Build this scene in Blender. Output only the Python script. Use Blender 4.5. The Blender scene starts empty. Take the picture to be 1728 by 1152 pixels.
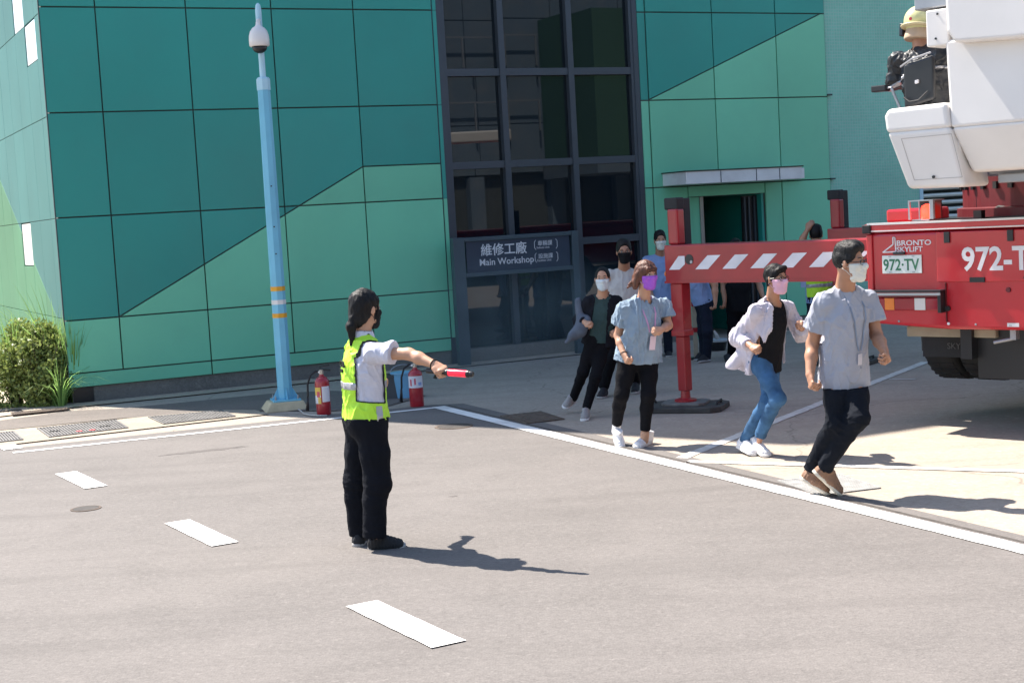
import bpy, bmesh, math, random
import numpy as np
from mathutils import Vector, Matrix, Euler
random.seed(7); rng = np.random.default_rng(7)
S = bpy.context.scene
COL = S.collection
# ------------------------------------------------------------------ camera, sky, sun, exposure
F_PX, EYE, W0, H0 = 2525.0, 2.03, 1728.0, 1152.0
ROLL, PITCH = math.radians(3.2756), math.radians(4.8184)
cam_d = bpy.data.cameras.new('camera'); cam = bpy.data.objects.new('camera', cam_d); COL.objects.link(cam)
cam_d.sensor_width = 36; cam_d.lens = 36 * F_PX / W0; cam_d.clip_start = .1; cam_d.clip_end = 800
cam.location = (0, 0, EYE)
cam.rotation_mode = 'QUATERNION'
_q = Euler((math.pi / 2 - PITCH, 0, 0)).to_quaternion() @ Euler((0, 0, -ROLL)).to_quaternion()
cam.rotation_quaternion = _q
S.camera = cam
SUN_EL = math.radians(56); SUN_DIR = Vector((-.783 * math.cos(SUN_EL), .622 * math.cos(SUN_EL), math.sin(SUN_EL))).normalized()
w = bpy.data.worlds.new('World'); S.world = w; w.use_nodes = True
nt = w.node_tree; nt.nodes.clear()
sky = nt.nodes.new('ShaderNodeTexSky'); sky.sky_type = 'NISHITA'; sky.sun_disc = False
sky.sun_elevation = SUN_EL; sky.sun_rotation = math.atan2(-.783, .622); sky.dust_density = 1.0; sky.air_density = 1.0; sky.ozone_density = 1.6
bg = nt.nodes.new('ShaderNodeBackground'); bg.inputs[1].default_value = .115
wo = nt.nodes.new('ShaderNodeOutputWorld')
nt.links.new(sky.outputs[0], bg.inputs[0]); nt.links.new(bg.outputs[0], wo.inputs[0])
sd = bpy.data.lights.new('sun', 'SUN'); sd.energy = 5.0; sd.angle = math.radians(.53); sd.color = (1, .93, .84)
so = bpy.data.objects.new('sun', sd); COL.objects.link(so); so.location = (-8, 8, 14)
so.rotation_mode = 'QUATERNION'; so.rotation_quaternion = SUN_DIR.to_track_quat('Z', 'Y')
vs = S.view_settings; vs.view_transform = 'Standard'; vs.look = 'None'; vs.exposure = 1.3; vs.gamma = 1; vs.use_curve_mapping = False

# ------------------------------------------------------------------ surveying helpers: sight lines -> places in the world (metres)
def ray(x, y):
    a = (x - 864) / F_PX; b = -(y - 576) / F_PX
    c, s = math.cos(ROLL), math.sin(ROLL)
    A = a * c + b * s; B = -a * s + b * c
    return np.array([A, math.cos(PITCH) + B * math.sin(PITCH), -math.sin(PITCH) + B * math.cos(PITCH)])
def G(x, y, z=0.):
    r = ray(x, y); return np.array([0, 0, EYE]) + r * ((z - EYE) / r[2])
def D(x, y, Y):
    r = ray(x, y); return np.array([0, 0, EYE]) + r * (Y / r[1])
E2 = np.array([.89917, .43760]); N2 = np.array([.43760, -.89917])      # along the workshop front, and out of it
C2 = np.array([-5.513 + .09 * .899, 18.458 + .09 * .4376])                 # its left corner
def WF(s, z, o=0.):   # workshop front coordinates
    s = s - .09
    return np.array([C2[0] + E2[0] * s + N2[0] * o, C2[1] + E2[1] * s + N2[1] * o, z])
def WS(s, z, o=0.):   # side wall: s runs away from the corner, o out to the left
    return np.array([C2[0] - N2[0] * s - E2[0] * o, C2[1] - N2[1] * s - E2[1] * o, z])
R2 = .70710678
def TW(u, w_, z):     # truck coordinates: u to its right, w_ forward
    return np.array([u * R2 + w_ * R2, -u * R2 + w_ * R2, z])

# ------------------------------------------------------------------ materials
MATS = {}
def mat(name, col, rough=.6, metal=0., var=.12, scale=4., bump=0., bscale=60., spec=.5, coat=0., dirt=0., dirtcol=(.08, .07, .06), emit=0., trans=0., ior=1.5, stretch=None):
    if name in MATS: return MATS[name]
    m = bpy.data.materials.new(name); m.use_nodes = True; MATS[name] = m
    n = m.node_tree; b = n.nodes['Principled BSDF']
    b.inputs['Roughness'].default_value = rough; b.inputs['Metallic'].default_value = metal
    b.inputs['Specular IOR Level'].default_value = spec; b.inputs['IOR'].default_value = ior
    b.inputs['Coat Weight'].default_value = coat; b.inputs['Coat Roughness'].default_value = .08
    if trans: b.inputs['Transmission Weight'].default_value = trans
    tc = n.nodes.new('ShaderNodeTexCoord')
    mp = n.nodes.new('ShaderNodeMapping'); n.links.new(tc.outputs['Object'], mp.inputs[0])
    if stretch: mp.inputs['Scale'].default_value = stretch
    nz = n.nodes.new('ShaderNodeTexNoise'); nz.inputs['Scale'].default_value = scale; nz.inputs['Detail'].default_value = 6
    n.links.new(mp.outputs[0], nz.inputs[0])
    rp = n.nodes.new('ShaderNodeMapRange'); rp.inputs[1].default_value = .3; rp.inputs[2].default_value = .7
    rp.inputs[3].default_value = 1 - var; rp.inputs[4].default_value = 1 + var
    n.links.new(nz.outputs[0], rp.inputs[0])
    mx = n.nodes.new('ShaderNodeVectorMath'); mx.operation = 'SCALE'; mx.inputs[0].default_value = col[:3]
    n.links.new(rp.outputs[0], mx.inputs['Scale'])
    last = mx.outputs[0]
    if dirt:
        nd = n.nodes.new('ShaderNodeTexNoise'); nd.inputs['Scale'].default_value = 1.7; nd.inputs['Detail'].default_value = 9; nd.inputs['Roughness'].default_value = .65
        n.links.new(mp.outputs[0], nd.inputs[0])
        rd = n.nodes.new('ShaderNodeMapRange'); rd.inputs[1].default_value = .48; rd.inputs[2].default_value = .72; rd.inputs[3].default_value = 0; rd.inputs[4].default_value = dirt
        n.links.new(nd.outputs[0], rd.inputs[0])
        md = n.nodes.new('ShaderNodeMix'); md.data_type = 'RGBA'
        n.links.new(rd.outputs[0], md.inputs[0]); n.links.new(last, md.inputs[6]); md.inputs[7].default_value = (*dirtcol, 1)
        last = md.outputs[2]
    n.links.new(last, b.inputs['Base Color'])
    if bump:
        bn = n.nodes.new('ShaderNodeTexNoise'); bn.inputs['Scale'].default_value = bscale; bn.inputs['Detail'].default_value = 4
        n.links.new(mp.outputs[0], bn.inputs[0])
        bp = n.nodes.new('ShaderNodeBump'); bp.inputs['Strength'].default_value = bump; bp.inputs['Distance'].default_value = .01
        n.links.new(bn.outputs[0], bp.inputs['Height']); n.links.new(bp.outputs[0], b.inputs['Normal'])
    if emit:
        b.inputs['Emission Color'].default_value = (*col[:3], 1); b.inputs['Emission Strength'].default_value = emit
    return m

def ground_mat(name, base, fleck, blotch, fine, bumpd, crack=0., light=None):
    m = bpy.data.materials.new(name); m.use_nodes = True; MATS[name] = m
    n = m.node_tree; N = n.nodes.new; L = n.links.new; b = n.nodes['Principled BSDF']
    b.inputs['Roughness'].default_value = .88; b.inputs['Specular IOR Level'].default_value = .3
    tc = N('ShaderNodeTexCoord').outputs['Object']
    def noise(sc, det=6, ro=.6, dist=0):
        t = N('ShaderNodeTexNoise'); t.inputs['Scale'].default_value = sc; t.inputs['Detail'].default_value = det; t.inputs['Roughness'].default_value = ro; t.inputs['Distortion'].default_value = dist
        L(tc, t.inputs[0]); return t.outputs[0]
    def rng_(src, a, c, lo, hi):
        r = N('ShaderNodeMapRange'); L(src, r.inputs[0]); r.inputs[1].default_value = a; r.inputs[2].default_value = c; r.inputs[3].default_value = lo; r.inputs[4].default_value = hi; return r.outputs[0]
    def mixc(f, a, c, mode='MIX'):
        x = N('ShaderNodeMix'); x.data_type = 'RGBA'; x.blend_type = mode
        if isinstance(f, float): x.inputs[0].default_value = f
        else: L(f, x.inputs[0])
        for v, i in ((a, 6), (c, 7)):
            if isinstance(v, tuple): x.inputs[i].default_value = (*v, 1)
            else: L(v, x.inputs[i])
        return x.outputs[2]
    c = mixc(rng_(noise(.5, 9, .66), .40, .60, 0, 1), base, blotch)
    c = mixc(rng_(noise(1.5, 9, .72, .8), .47, .70, 0, .75), c, tuple(v * .72 for v in base))
    v = N('ShaderNodeTexVoronoi'); v.inputs['Scale'].default_value = fine; L(tc, v.inputs[0])
    sp = N('ShaderNodeSeparateColor'); L(v.outputs['Color'], sp.inputs[0])
    c = mixc(rng_(sp.outputs[0], .0, 1., 0, .55), c, fleck)
    c = mixc(rng_(noise(fine * .45, 3, .8), .52, .7, 0, .35), c, tuple(x * .5 for x in base))
    c = mixc(rng_(noise(fine * .3, 3, .8), .56, .72, 0, .4), c, tuple(min(1, x * 1.7) for x in base))
    # long faint streaks left by tyres
    mp = N('ShaderNodeMapping'); L(tc, mp.inputs[0]); mp.inputs['Rotation'].default_value = (0, 0, .35); mp.inputs['Scale'].default_value = (.25, 2.2, 1)
    st = N('ShaderNodeTexNoise'); L(mp.outputs[0], st.inputs[0]); st.inputs['Scale'].default_value = 1.4; st.inputs['Detail'].default_value = 7
    c = mixc(rng_(st.outputs[0], .5, .8, 0, .5), c, tuple(x * .66 for x in base))
    if crack:
        vc = N('ShaderNodeTexVoronoi'); vc.feature = 'DISTANCE_TO_EDGE'; vc.inputs['Scale'].default_value = .32
        nd = N('ShaderNodeTexNoise'); nd.inputs['Scale'].default_value = 2.; nd.inputs['Detail'].default_value = 6; L(tc, nd.inputs[0])
        va = N('ShaderNodeVectorMath'); va.operation = 'MULTIPLY_ADD'; L(nd.outputs['Color'], va.inputs[0]); va.inputs[1].default_value = (.6, .6, 0); L(tc, va.inputs[2]); L(va.outputs[0], vc.inputs[0])
        c = mixc(rng_(vc.outputs[0], 0, .004, crack, 0), c, tuple(x * .3 for x in base))
    L(c, b.inputs['Base Color'])
    bp = N('ShaderNodeBump'); bp.inputs['Strength'].default_value = .5; bp.inputs['Distance'].default_value = bumpd
    L(v.outputs['Distance'], bp.inputs['Height']); L(bp.outputs[0], b.inputs['Normal'])
    return m

M_asph = ground_mat('asphalt', (.155, .140, .130), (.198, .180, .167), (.132, .120, .112), 75, .003)
M_asph_old = ground_mat('asphalt_old', (.15, .128, .112), (.19, .165, .145), (.12, .105, .095), 70, .004)
M_conc = ground_mat('concrete', (.36, .305, .25), (.40, .345, .285), (.31, .265, .22), 40, .002, crack=.5)
M_gutter = ground_mat('gutter_concrete', (.44, .36, .27), (.48, .41, .33), (.34, .29, .22), 50, .002)
M_plinth = ground_mat('plinth_concrete', (.17, .165, .15), (.20, .195, .18), (.11, .11, .10), 45, .003)
M_paint = mat('road_paint', (.80, .78, .75), .7, var=.06, scale=16, dirt=.6, dirtcol=(.36, .32, .29), bump=.2, bscale=120)
M_paint_old = mat('worn_paint', (.60, .58, .54), .75, var=.15, scale=14, dirt=.8, dirtcol=(.38, .33, .27))
M_teal = mat('teal_panel', (.022, .285, .238), .32, var=.07, scale=.5, spec=.5, dirt=.12, dirtcol=(.05, .2, .19), bump=.02, bscale=1.5)
M_green = mat('green_panel', (.155, .54, .345), .36, var=.06, scale=.5, spec=.5, dirt=.12, dirtcol=(.1, .3, .23), bump=.02, bscale=1.5)
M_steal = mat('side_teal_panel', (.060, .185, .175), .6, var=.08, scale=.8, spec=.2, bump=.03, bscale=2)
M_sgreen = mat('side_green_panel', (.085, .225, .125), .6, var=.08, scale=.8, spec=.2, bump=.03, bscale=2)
for _m in (M_teal, M_green, M_steal, M_sgreen):      # every sheet of cladding weathers a little differently
    _n = _m.node_tree; _oi = _n.nodes.new('ShaderNodeObjectInfo'); _mr = _n.nodes.new('ShaderNodeMapRange'); _mr.inputs[3].default_value = .93; _mr.inputs[4].default_value = 1.06
    _n.links.new(_oi.outputs['Random'], _mr.inputs[0]); _b = _n.nodes['Principled BSDF']; _src = _b.inputs['Base Color'].links[0].from_socket
    _v = _n.nodes.new('ShaderNodeVectorMath'); _v.operation = 'SCALE'; _n.links.new(_src, _v.inputs[0]); _n.links.new(_mr.outputs[0], _v.inputs['Scale']); _n.links.new(_v.outputs[0], _b.inputs['Base Color'])
M_joint = mat('joint_sealant', (.035, .055, .055), .7)
M_core = mat('wall_core', (.075, .085, .08), .9)
M_alu = mat('dark_aluminium', (.052, .066, .084), .38, metal=.3, var=.05)
M_glass = mat('dark_glass', (.004, .009, .014), .012, var=.0, spec=.5, ior=1.55)
M_white_glass = mat('white_glass', (.72, .74, .78), .12, var=.02, spec=1.)
M_white = mat('white_paint', (.72, .69, .66), .35, var=.04, scale=2, dirt=.12, dirtcol=(.5, .45, .4))
M_grey = mat('grey_metal', (.34, .35, .37), .4, metal=.5, var=.08)
M_canopy = mat('canopy_metal', (.66, .67, .68), .45, metal=.2, var=.08, scale=3, dirt=.3, dirtcol=(.2, .2, .22))
M_red = mat('truck_red', (.46, .012, .024), .25, var=.06, scale=2, coat=.5, dirt=.25, dirtcol=(.28, .02, .022))
M_darkred = mat('dark_red_paint', (.12, .008, .012), .5, var=.15, scale=3)
M_jred = mat('jack_red', (.33, .010, .018), .35, var=.1, scale=5, coat=.3, dirt=.35, dirtcol=(.16, .012, .014))
M_black = mat('black_rubber', (.013, .013, .015), .7, var=.2, bump=.2, bscale=40)
M_tyre = mat('tyre_rubber', (.018, .018, .019), .85, var=.3, scale=8, dirt=.4, dirtcol=(.05, .045, .04), bump=.3, bscale=50)
M_bplast = mat('black_plastic', (.012, .013, .016), .35, var=.1)
M_blue = mat('pole_blue', (.17, .48, .64), .42, var=.08, scale=3, dirt=.2, dirtcol=(.2, .42, .5))
M_lblue = mat('pole_light_blue', (.40, .62, .72), .4, var=.05)
M_orange = mat('orange_tape', (.72, .34, .02), .5, var=.1)
M_sign = mat('sign_navy', (.020, .034, .060), .4, var=.06)
M_signf = mat('sign_frame', (.055, .085, .105), .4, metal=.2, var=.08)
M_letter = mat('sign_letters', (.62, .64, .66), .5, var=.03)
M_grate = mat('grate_iron', (.17, .16, .155), .6, metal=.3, var=.25, scale=12)
M_mesh = mat('galvanised_mesh', (.36, .355, .34), .6, metal=.2, var=.2, scale=12)
M_strip = ground_mat('strip_concrete', (.35, .295, .225), (.40, .34, .27), (.27, .23, .18), 50, .002)
M_rust = mat('rust_plate', (.10, .07, .052), .8, var=.3, scale=14)
M_pit = mat('pit_dark', (.015, .014, .013), .95)
M_door = mat('door_dark', (.008, .009, .011), .4, var=.1)
M_steelf = mat('door_steel', (.32, .32, .31), .35, metal=.6, var=.1)

# ------------------------------------------------------------------ mesh building
ROOT = {}
class MB:
    def __init__(s): s.v = []; s.f = []
    def add(s, vs_, fs): o = len(s.v); s.v += [tuple(map(float, p)) for p in vs_]; s.f += [tuple(o + i for i in f) for f in fs]; return s
    def hexa(s, p): return s.add(p, [(0, 3, 2, 1), (4, 5, 6, 7), (0, 1, 5, 4), (1, 2, 6, 5), (2, 3, 7, 6), (3, 0, 4, 7)])
    def boxf(s, fn, a, b):   # box in a coordinate function fn(i,j,k)
        (x0, y0, z0), (x1, y1, z1) = a, b
        return s.hexa([fn(x0, y0, z0), fn(x1, y0, z0), fn(x1, y1, z0), fn(x0, y1, z0), fn(x0, y0, z1), fn(x1, y0, z1), fn(x1, y1, z1), fn(x0, y1, z1)])
    def prism(s, poly, vec):
        n = len(poly); vec = np.array(vec, float)
        a = [np.array(p, float) for p in poly]; b = [p + vec for p in a]
        return s.add(a + b, [tuple(range(n))[::-1], tuple(range(n, 2 * n))] + [(i, (i + 1) % n, n + (i + 1) % n, n + i) for i in range(n)])
    def tube(s, pts, r, n=10, cap=True):
        pts = [Vector(p) for p in pts]; rs = r if isinstance(r, (list, tuple)) else [r] * len(pts)
        rings = []; up = Vector((0, 0, 1))
        for i, p in enumerate(pts):
            t = (pts[min(i + 1, len(pts) - 1)] - pts[max(i - 1, 0)]).normalized()
            u = t.orthogonal().normalized() if i == 0 else (pu - t * pu.dot(t)).normalized()
            pu = u; v = t.cross(u)
            rings.append([p + (u * math.cos(2 * math.pi * k / n) + v * math.sin(2 * math.pi * k / n)) * rs[i] for k in range(n)])
        vs_ = [q for R in rings for q in R]; fs = []
        for i in range(len(rings) - 1):
            for k in range(n): fs.append((i * n + k, i * n + (k + 1) % n, (i + 1) * n + (k + 1) % n, (i + 1) * n + k))
        if cap: fs += [tuple(range(n))[::-1], tuple(range((len(rings) - 1) * n, len(rings) * n))]
        return s.add(vs_, fs)
    def lathe(s, c, axis, prof, n=24):   # prof: (radius, height along axis)
        c = Vector(c); t = Vector(axis).normalized(); u = t.orthogonal().normalized(); v = t.cross(u)
        vs_ = []; fs = []
        for r, h in prof:
            for k in range(n): vs_.append(c + t * h + (u * math.cos(2 * math.pi * k / n) + v * math.sin(2 * math.pi * k / n)) * max(r, 1e-4))
        for i in range(len(prof) - 1):
            for k in range(n): fs.append((i * n + k, i * n + (k + 1) % n, (i + 1) * n + (k + 1) % n, (i + 1) * n + k))
        fs += [tuple(range(n))[::-1], tuple(range((len(prof) - 1) * n, len(prof) * n))]
        return s.add(vs_, fs)
def link(name, me, m, parent=None, loc=None, smooth=False, bevel=0., seg=2):
    o = bpy.data.objects.new(name, me); COL.objects.link(o)
    if m: me.materials.append(m)
    if parent is not None: o.parent = parent; ROOT[o.name] = ROOT[parent.name]
    else: o.location = loc if loc is not None else (0, 0, 0); ROOT[o.name] = tuple(o.location)
    if smooth: me.polygons.foreach_set('use_smooth', [True] * len(me.polygons))
    if bevel:
        b = o.modifiers.new('bevel', 'BEVEL'); b.width = bevel; b.segments = seg; b.limit_method = 'ANGLE'; b.angle_limit = math.radians(40)
    return o
def build(mb, name, m, parent=None, loc=None, smooth=False, bevel=0., seg=2, fix=True):
    """world-space geometry -> object (relative to its thing's base)"""
    L = ROOT[parent.name] if parent is not None else (tuple(loc) if loc is not None else (0, 0, 0))
    vv = [(a - L[0], b - L[1], c - L[2]) for a, b, c in mb.v]
    me = bpy.data.meshes.new(name); me.from_pydata(vv, [], mb.f)
    if fix:
        bm = bmesh.new(); bm.from_mesh(me); bmesh.ops.recalc_face_normals(bm, faces=bm.faces); bm.to_mesh(me); bm.free()
    o = link(name, me, m, parent, loc, smooth, bevel, seg)
    if smooth: me.update()
    return o
def auto_smooth(o, ang=35):
    me = o.data; bm = bmesh.new(); bm.from_mesh(me)
    for f in bm.faces: f.smooth = True
    for e in bm.edges:
        if len(e.link_faces) == 2 and e.calc_face_angle(0) > math.radians(ang): e.smooth = False
    bm.to_mesh(me); bm.free(); return o
def tag(o, label=None, cat=None, group=None, kind=None):
    if label: o['label'] = label
    if cat: o['category'] = cat
    if group: o['group'] = group
    if kind: o['kind'] = kind
    return o
def thing(name, label, cat, loc, group=None):
    o = bpy.data.objects.new(name, None); COL.objects.link(o); o.location = tuple(map(float, loc)); o.empty_display_size = .2
    ROOT[o.name] = tuple(o.location); return tag(o, label, cat, group)
def text_mesh(txt, size, m, name, parent, origin, xdir, ydir, align='LEFT', extrude=.002, spacing=1., bold=0., sx=1.):
    cu = bpy.data.curves.new(name, 'FONT'); cu.body = txt; cu.size = size; cu.align_x = align; cu.extrude = extrude; cu.space_character = spacing; cu.offset = bold
    cu.resolution_u = 3
    o = bpy.data.objects.new('tmp', cu); COL.objects.link(o)
    dg = bpy.context.evaluated_depsgraph_get(); me = bpy.data.meshes.new_from_object(o.evaluated_get(dg)); bpy.data.objects.remove(o)
    X = Vector(xdir).normalized(); Y = Vector(ydir).normalized(); Z = X.cross(Y)
    L = Vector(ROOT[parent.name]); O = Vector(origin) - L
    for v in me.vertices: v.co = O + X * v.co.x * sx + Y * v.co.y + Z * v.co.z
    me.name = name
    me.materials.clear()
    return link(name, me, m, parent)
# ------------------------------------------------------------------ the ground
def sheet(name, poly, z, m, parent=None, label=None, kind='structure', thick=.0):
    mb = MB()
    if thick: mb.prism([(p[0], p[1], z - thick) for p in poly], (0, 0, thick))
    else: mb.add([(p[0], p[1], z) for p in poly], [tuple(range(len(poly)))])
    o = build(mb, name, m, parent)
    if kind and parent is None: o['kind'] = kind
    return o
ground = sheet('ground', [(-250, -250), (250, -250), (250, 250), (-250, 250)], 0, M_conc)
yard = ground
# asphalt lot: bounded on the right by the long white line, on the far side by the drain strip
P_apex = G(742, 688)[:2]
LB_dir = (G(1728, 929)[:2] - P_apex); LB_dir /= np.linalg.norm(LB_dir)      # right-hand white line
LA_p = G(0, 767)[:2]; LA_dir = (P_apex - LA_p); LA_dir /= np.linalg.norm(LA_dir)
nB = np.array([-LB_dir[1], LB_dir[0]])        # points right/away from asphalt
if nB[0] < 0: nB = -nB
nA = np.array([-LA_dir[1], LA_dir[0]]);
if nA[1] < 0: nA = -nA
Bo = P_apex + nB * .12
asph = [tuple(Bo + LB_dir * 26), tuple(Bo + LA_dir * .2 + nA * .12), tuple(P_apex + nA * .30), tuple(P_apex - LA_dir * 1.2 + nA * .36), tuple(LA_p - LA_dir * 14 + nA * .40), (-24, -12)]
road = sheet('road', asph, .004, M_asph)
M_dirtline = mat('dark_seam_dirt', (.07, .06, .052), .95, var=.4, scale=18)
# worn dark seam between the asphalt and the concrete yard
mb = MB(); mb.add([(*(Bo + LB_dir * 26), .006), (*(Bo + LB_dir * 26 + nB * .025), .006), (*(Bo + nB * .03 + nA * .1), .006), (*(Bo + nA * .1), .006)], [(0, 1, 2, 3)])
build(mb, 'seam', M_dirtline, road)
def strip(p, q, wid, z, name, m, parent, jit=0.):
    p = np.array(p[:2], float); q = np.array(q[:2], float); d = q - p; L = np.linalg.norm(d); d /= L; n = np.array([-d[1], d[0]])
    k = max(1, int(L / .09)) if jit else 1
    a = []; b = []
    for i in range(k + 1):
        c = p + d * L * i / k
        a.append((*(c + n * (wid / 2 + random.uniform(-jit, jit))), z)); b.append((*(c - n * (wid / 2 + random.uniform(-jit, jit))), z))
    mb = MB(); mb.add(a + b, [(i, i + 1, k + 2 + i, k + 1 + i) for i in range(k)])
    return build(mb, name, m, parent)
strip(P_apex - LB_dir * .05 + nB * .0, P_apex + LB_dir * 24, .155, .010, 'edge_line', M_paint, road, .004)
strip(P_apex + LA_dir * .07, LA_p + LA_dir * .12, .085, .009, 'boundary_line', M_paint, road, .003)
d0 = np.array([.5, -.862])
for p in ((-5.49, 15.56), (-3.97, 12.99), (-2.44, 10.46), (-.885, 7.87), (.64, 5.25), (-7.0, 18.2)):
    p = np.array(p)
    if p[1] > 17: continue
    strip(p, p + d0 * 1.0 / np.linalg.norm(d0), .185, .011, 'lane_dash', M_paint, road, .0025)
# old smudges and small repairs in the asphalt
M_smudge = ground_mat('asphalt_smudge', (.118, .104, .097), (.15, .134, .124), (.10, .09, .084), 75, .003)
def blot(x, y, rx, ry, ang, sd_, z):
    r_ = np.random.default_rng(sd_); c = G(x, y); n_ = 26; P = []
    for i in range(n_):
        a = 2 * math.pi * i / n_; k_r = 1 + r_.uniform(-.35, .25); u, v = rx * k_r * math.cos(a), ry * k_r * math.sin(a)
        P.append((c[0] + u * math.cos(ang) - v * math.sin(ang), c[1] + u * math.sin(ang) + v * math.cos(ang), z))
    m_ = MB(); m_.add(P, [tuple(range(n_))]); build(m_, 'smudge', M_smudge, road)
for i, q_ in enumerate(((345, 761, .40, .07, .35, 3), (765, 838, .03, .02, 0, 6))): blot(*q_, .0055 + i * .0003)
# bay lines painted on the yard
strip(G(1150, 773), G(1562, 611), .11, .005, 'bay_line', M_paint_old, yard, .006)
strip(G(1160, 779), G(1735, 796), .10, .006, 'bay_line', M_paint_old, yard, .006)
strip(G(1500, 640), G(1545, 640), .05, .005, 'bay_line', M_paint_old, yard, .004)
# the narrow verge of old asphalt along the building and the light gutter at its foot
gut = MB()
gut.add([WF(.0, .016, .02), WF(8.5, .016, .02), WF(8.5, .016, .42), WF(1.2, .016, .45), WF(.25, .016, .42), WF(-.6, .016, .40), WF(-.6, .016, -.2)], [(0, 1, 2, 3, 4, 5, 6)])
gut.add([WS(0, .014, -.02), WS(0, .014, 2.6), WF(-.02, .014, .42), WF(-3.5, .014, 1.0), WS(-.3, .014, 6.0), WS(6, .014, 6.), WS(6, .014, 0)], [(0, 1, 2, 3, 4, 5, 6)])
go = build(gut, 'path', M_gutter); go['kind'] = 'structure'
vg = MB(); vq = [G(-40, 716), G(118, 694), G(205, 690), G(455, 665), G(560, 660), G(720, 668), G(640, 690), G(560, 694), G(425, 694), G(200, 707), G(-40, 731)]
vg.add([(p[0], p[1], .009) for p in vq], [tuple(range(len(vq)))])
vo = build(vg, 'verge', M_asph_old); vo['kind'] = 'structure'
# light drain strip with its grates
dst = MB(); dq = [G(-40, 732), G(365, 693), G(430, 693), G(455, 700), G(414, 705), G(29, 750), G(-40, 757)]
dst.add([(p[0], p[1], .0125) for p in dq], [tuple(range(len(dq)))])
ds = build(dst, 'drain_strip', M_strip); ds['kind'] = 'structure'

def grate(name, label, quad, rows, cols, m, zt=.024, group=None, z0=.0135):
    q = [np.array(p[:2]) for p in quad]     # a,b far edge left->right ; c,d near edge right->left
    c = sum(q) / 4
    t = thing(name, label, 'drain cover', (c[0], c[1], 0), group)
    bi = lambda u, v: (q[0] * (1 - u) + q[1] * u) * (1 - v) + (q[3] * (1 - u) + q[2] * u) * v
    P = lambda u, v, z: np.array([*bi(u, v), z])
    mb = MB(); mb.boxf(P, (0, 0, z0), (1, 1, z0 + .001)); build(mb, 'pit', M_pit, t)
    fr = MB(); e = .035
    for a, b in (((0, 0), (1, e)), ((0, 1 - e), (1, 1)), ((0, e), (e / 2, 1 - e)), ((1 - e / 2, e), (1, 1 - e))): fr.boxf(P, (a[0], a[1], z0 + .0005), (b[0], b[1], zt))
    build(fr, 'frame', m, t)
    pr = None
    for i in range(cols):
        u = (i + .5) / cols; mb = MB(); mb.boxf(P, (u - .28 / cols, e, z0 + .0015), (u + .28 / cols, 1 - e, zt - .002)); build(mb, 'bar', m, t)
    rb = MB()
    for j in range(rows): v = (j + .7) / (rows + .4); rb.boxf(P, (e / 2, v - .012, z0 + .0015), (1 - e / 2, v + .012, zt - .004))
    build(rb, 'cross_bars', m, t)
    return t
g1 = grate('drain_grate', 'long iron drain grate with red paint marks in the light drain strip', [G(62, 725), G(197, 711), G(217, 724), G(83, 740)], 2, 26, M_grate)
for q in (G(134, 731), G(156, 729)):
    mb = MB(); mb.lathe((q[0], q[1], .0245), (0, 0, 1), [(.035, 0), (.035, .002)], 10); build(mb, 'paint_mark', mat('red_mark', (.6, .05, .06), .6), g1)
for q in (G(88, 731), G(97, 730.5), G(172, 723), G(182, 722)):
    mb = MB(); mb.lathe((q[0], q[1], .0245), (0, 0, 1), [(.03, 0), (.03, .002)], 10); build(mb, 'lift_hole', M_pit, g1)
grate('drain_grate', 'sunlit iron drain grate in the light strip, nearest to the foot of the blue pole', [G(250, 706), G(376, 694.5), G(398, 704.5), G(276, 718)], 2, 24, M_grate)
grate('drain_grate', 'iron drain grate cut off by the left edge of the photo', [G(-60, 739), G(24, 730), G(40, 744), G(-50, 754)], 2, 18, M_grate)
grate('drain_grate', 'narrow rusty drain grate at the kerb below the shrubs', [G(18, 699), G(112, 690.5), G(118, 693), G(22, 703)], 1, 34, M_rust, .026)
grate('mesh_drain_grate', 'square steel mesh drain grate under the shoes of the man in grey', [G(1312, 812), G(1418, 801), G(1487, 824), G(1382, 837)], 14, 28, M_mesh, .010, None, .003)
cv = [G(843, 703), G(913, 695), G(953, 708), G(888, 716)]; cc = sum(cv) / 4
mb = MB(); mb.prism([(p[0], p[1], .004) for p in cv], (0, 0, .010)); t = thing('access_cover', 'dark square rusted steel cover set in the yard by the white line', 'manhole cover', (cc[0], cc[1], 0)); build(mb, 'plate', M_rust, t, bevel=.003)
mb = MB()
for i in range(5):
    a = cv[0] * (1 - (i + .5) / 5) + cv[1] * (i + .5) / 5; b = cv[3] * (1 - (i + .5) / 5) + cv[2] * (i + .5) / 5
    mb.tube([(a * .93 + b * .07)[:3] + [0, 0, .0155], (a * .07 + b * .93) + [0, 0, .0155]], .004, 5)
build(mb, 'rib', M_rust, t)
for (x, y, rx, lab) in ((145, 859, .115, 'small round rusty valve cover in the asphalt near the left dashes'), (766, 720, .19, 'dark round manhole cover in the asphalt behind the marshal')):
    p = G(x, y); t = thing('manhole_cover', lab, 'manhole cover', (p[0], p[1], 0))
    mb = MB(); mb.lathe((p[0], p[1], .004), (0, 0, 1), [(rx, 0), (rx, .005), (rx * .86, .006), (rx * .86, .003)], 28); build(mb, 'rim', M_rust, t)
    mb = MB(); mb.lathe((p[0], p[1], .004), (0, 0, 1), [(rx * .84, 0), (rx * .84, .006), (rx * .5, .007)], 28); build(mb, 'lid', mat('dark_lid', (.045, .038, .034), .8, var=.3, scale=20), t)

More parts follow.
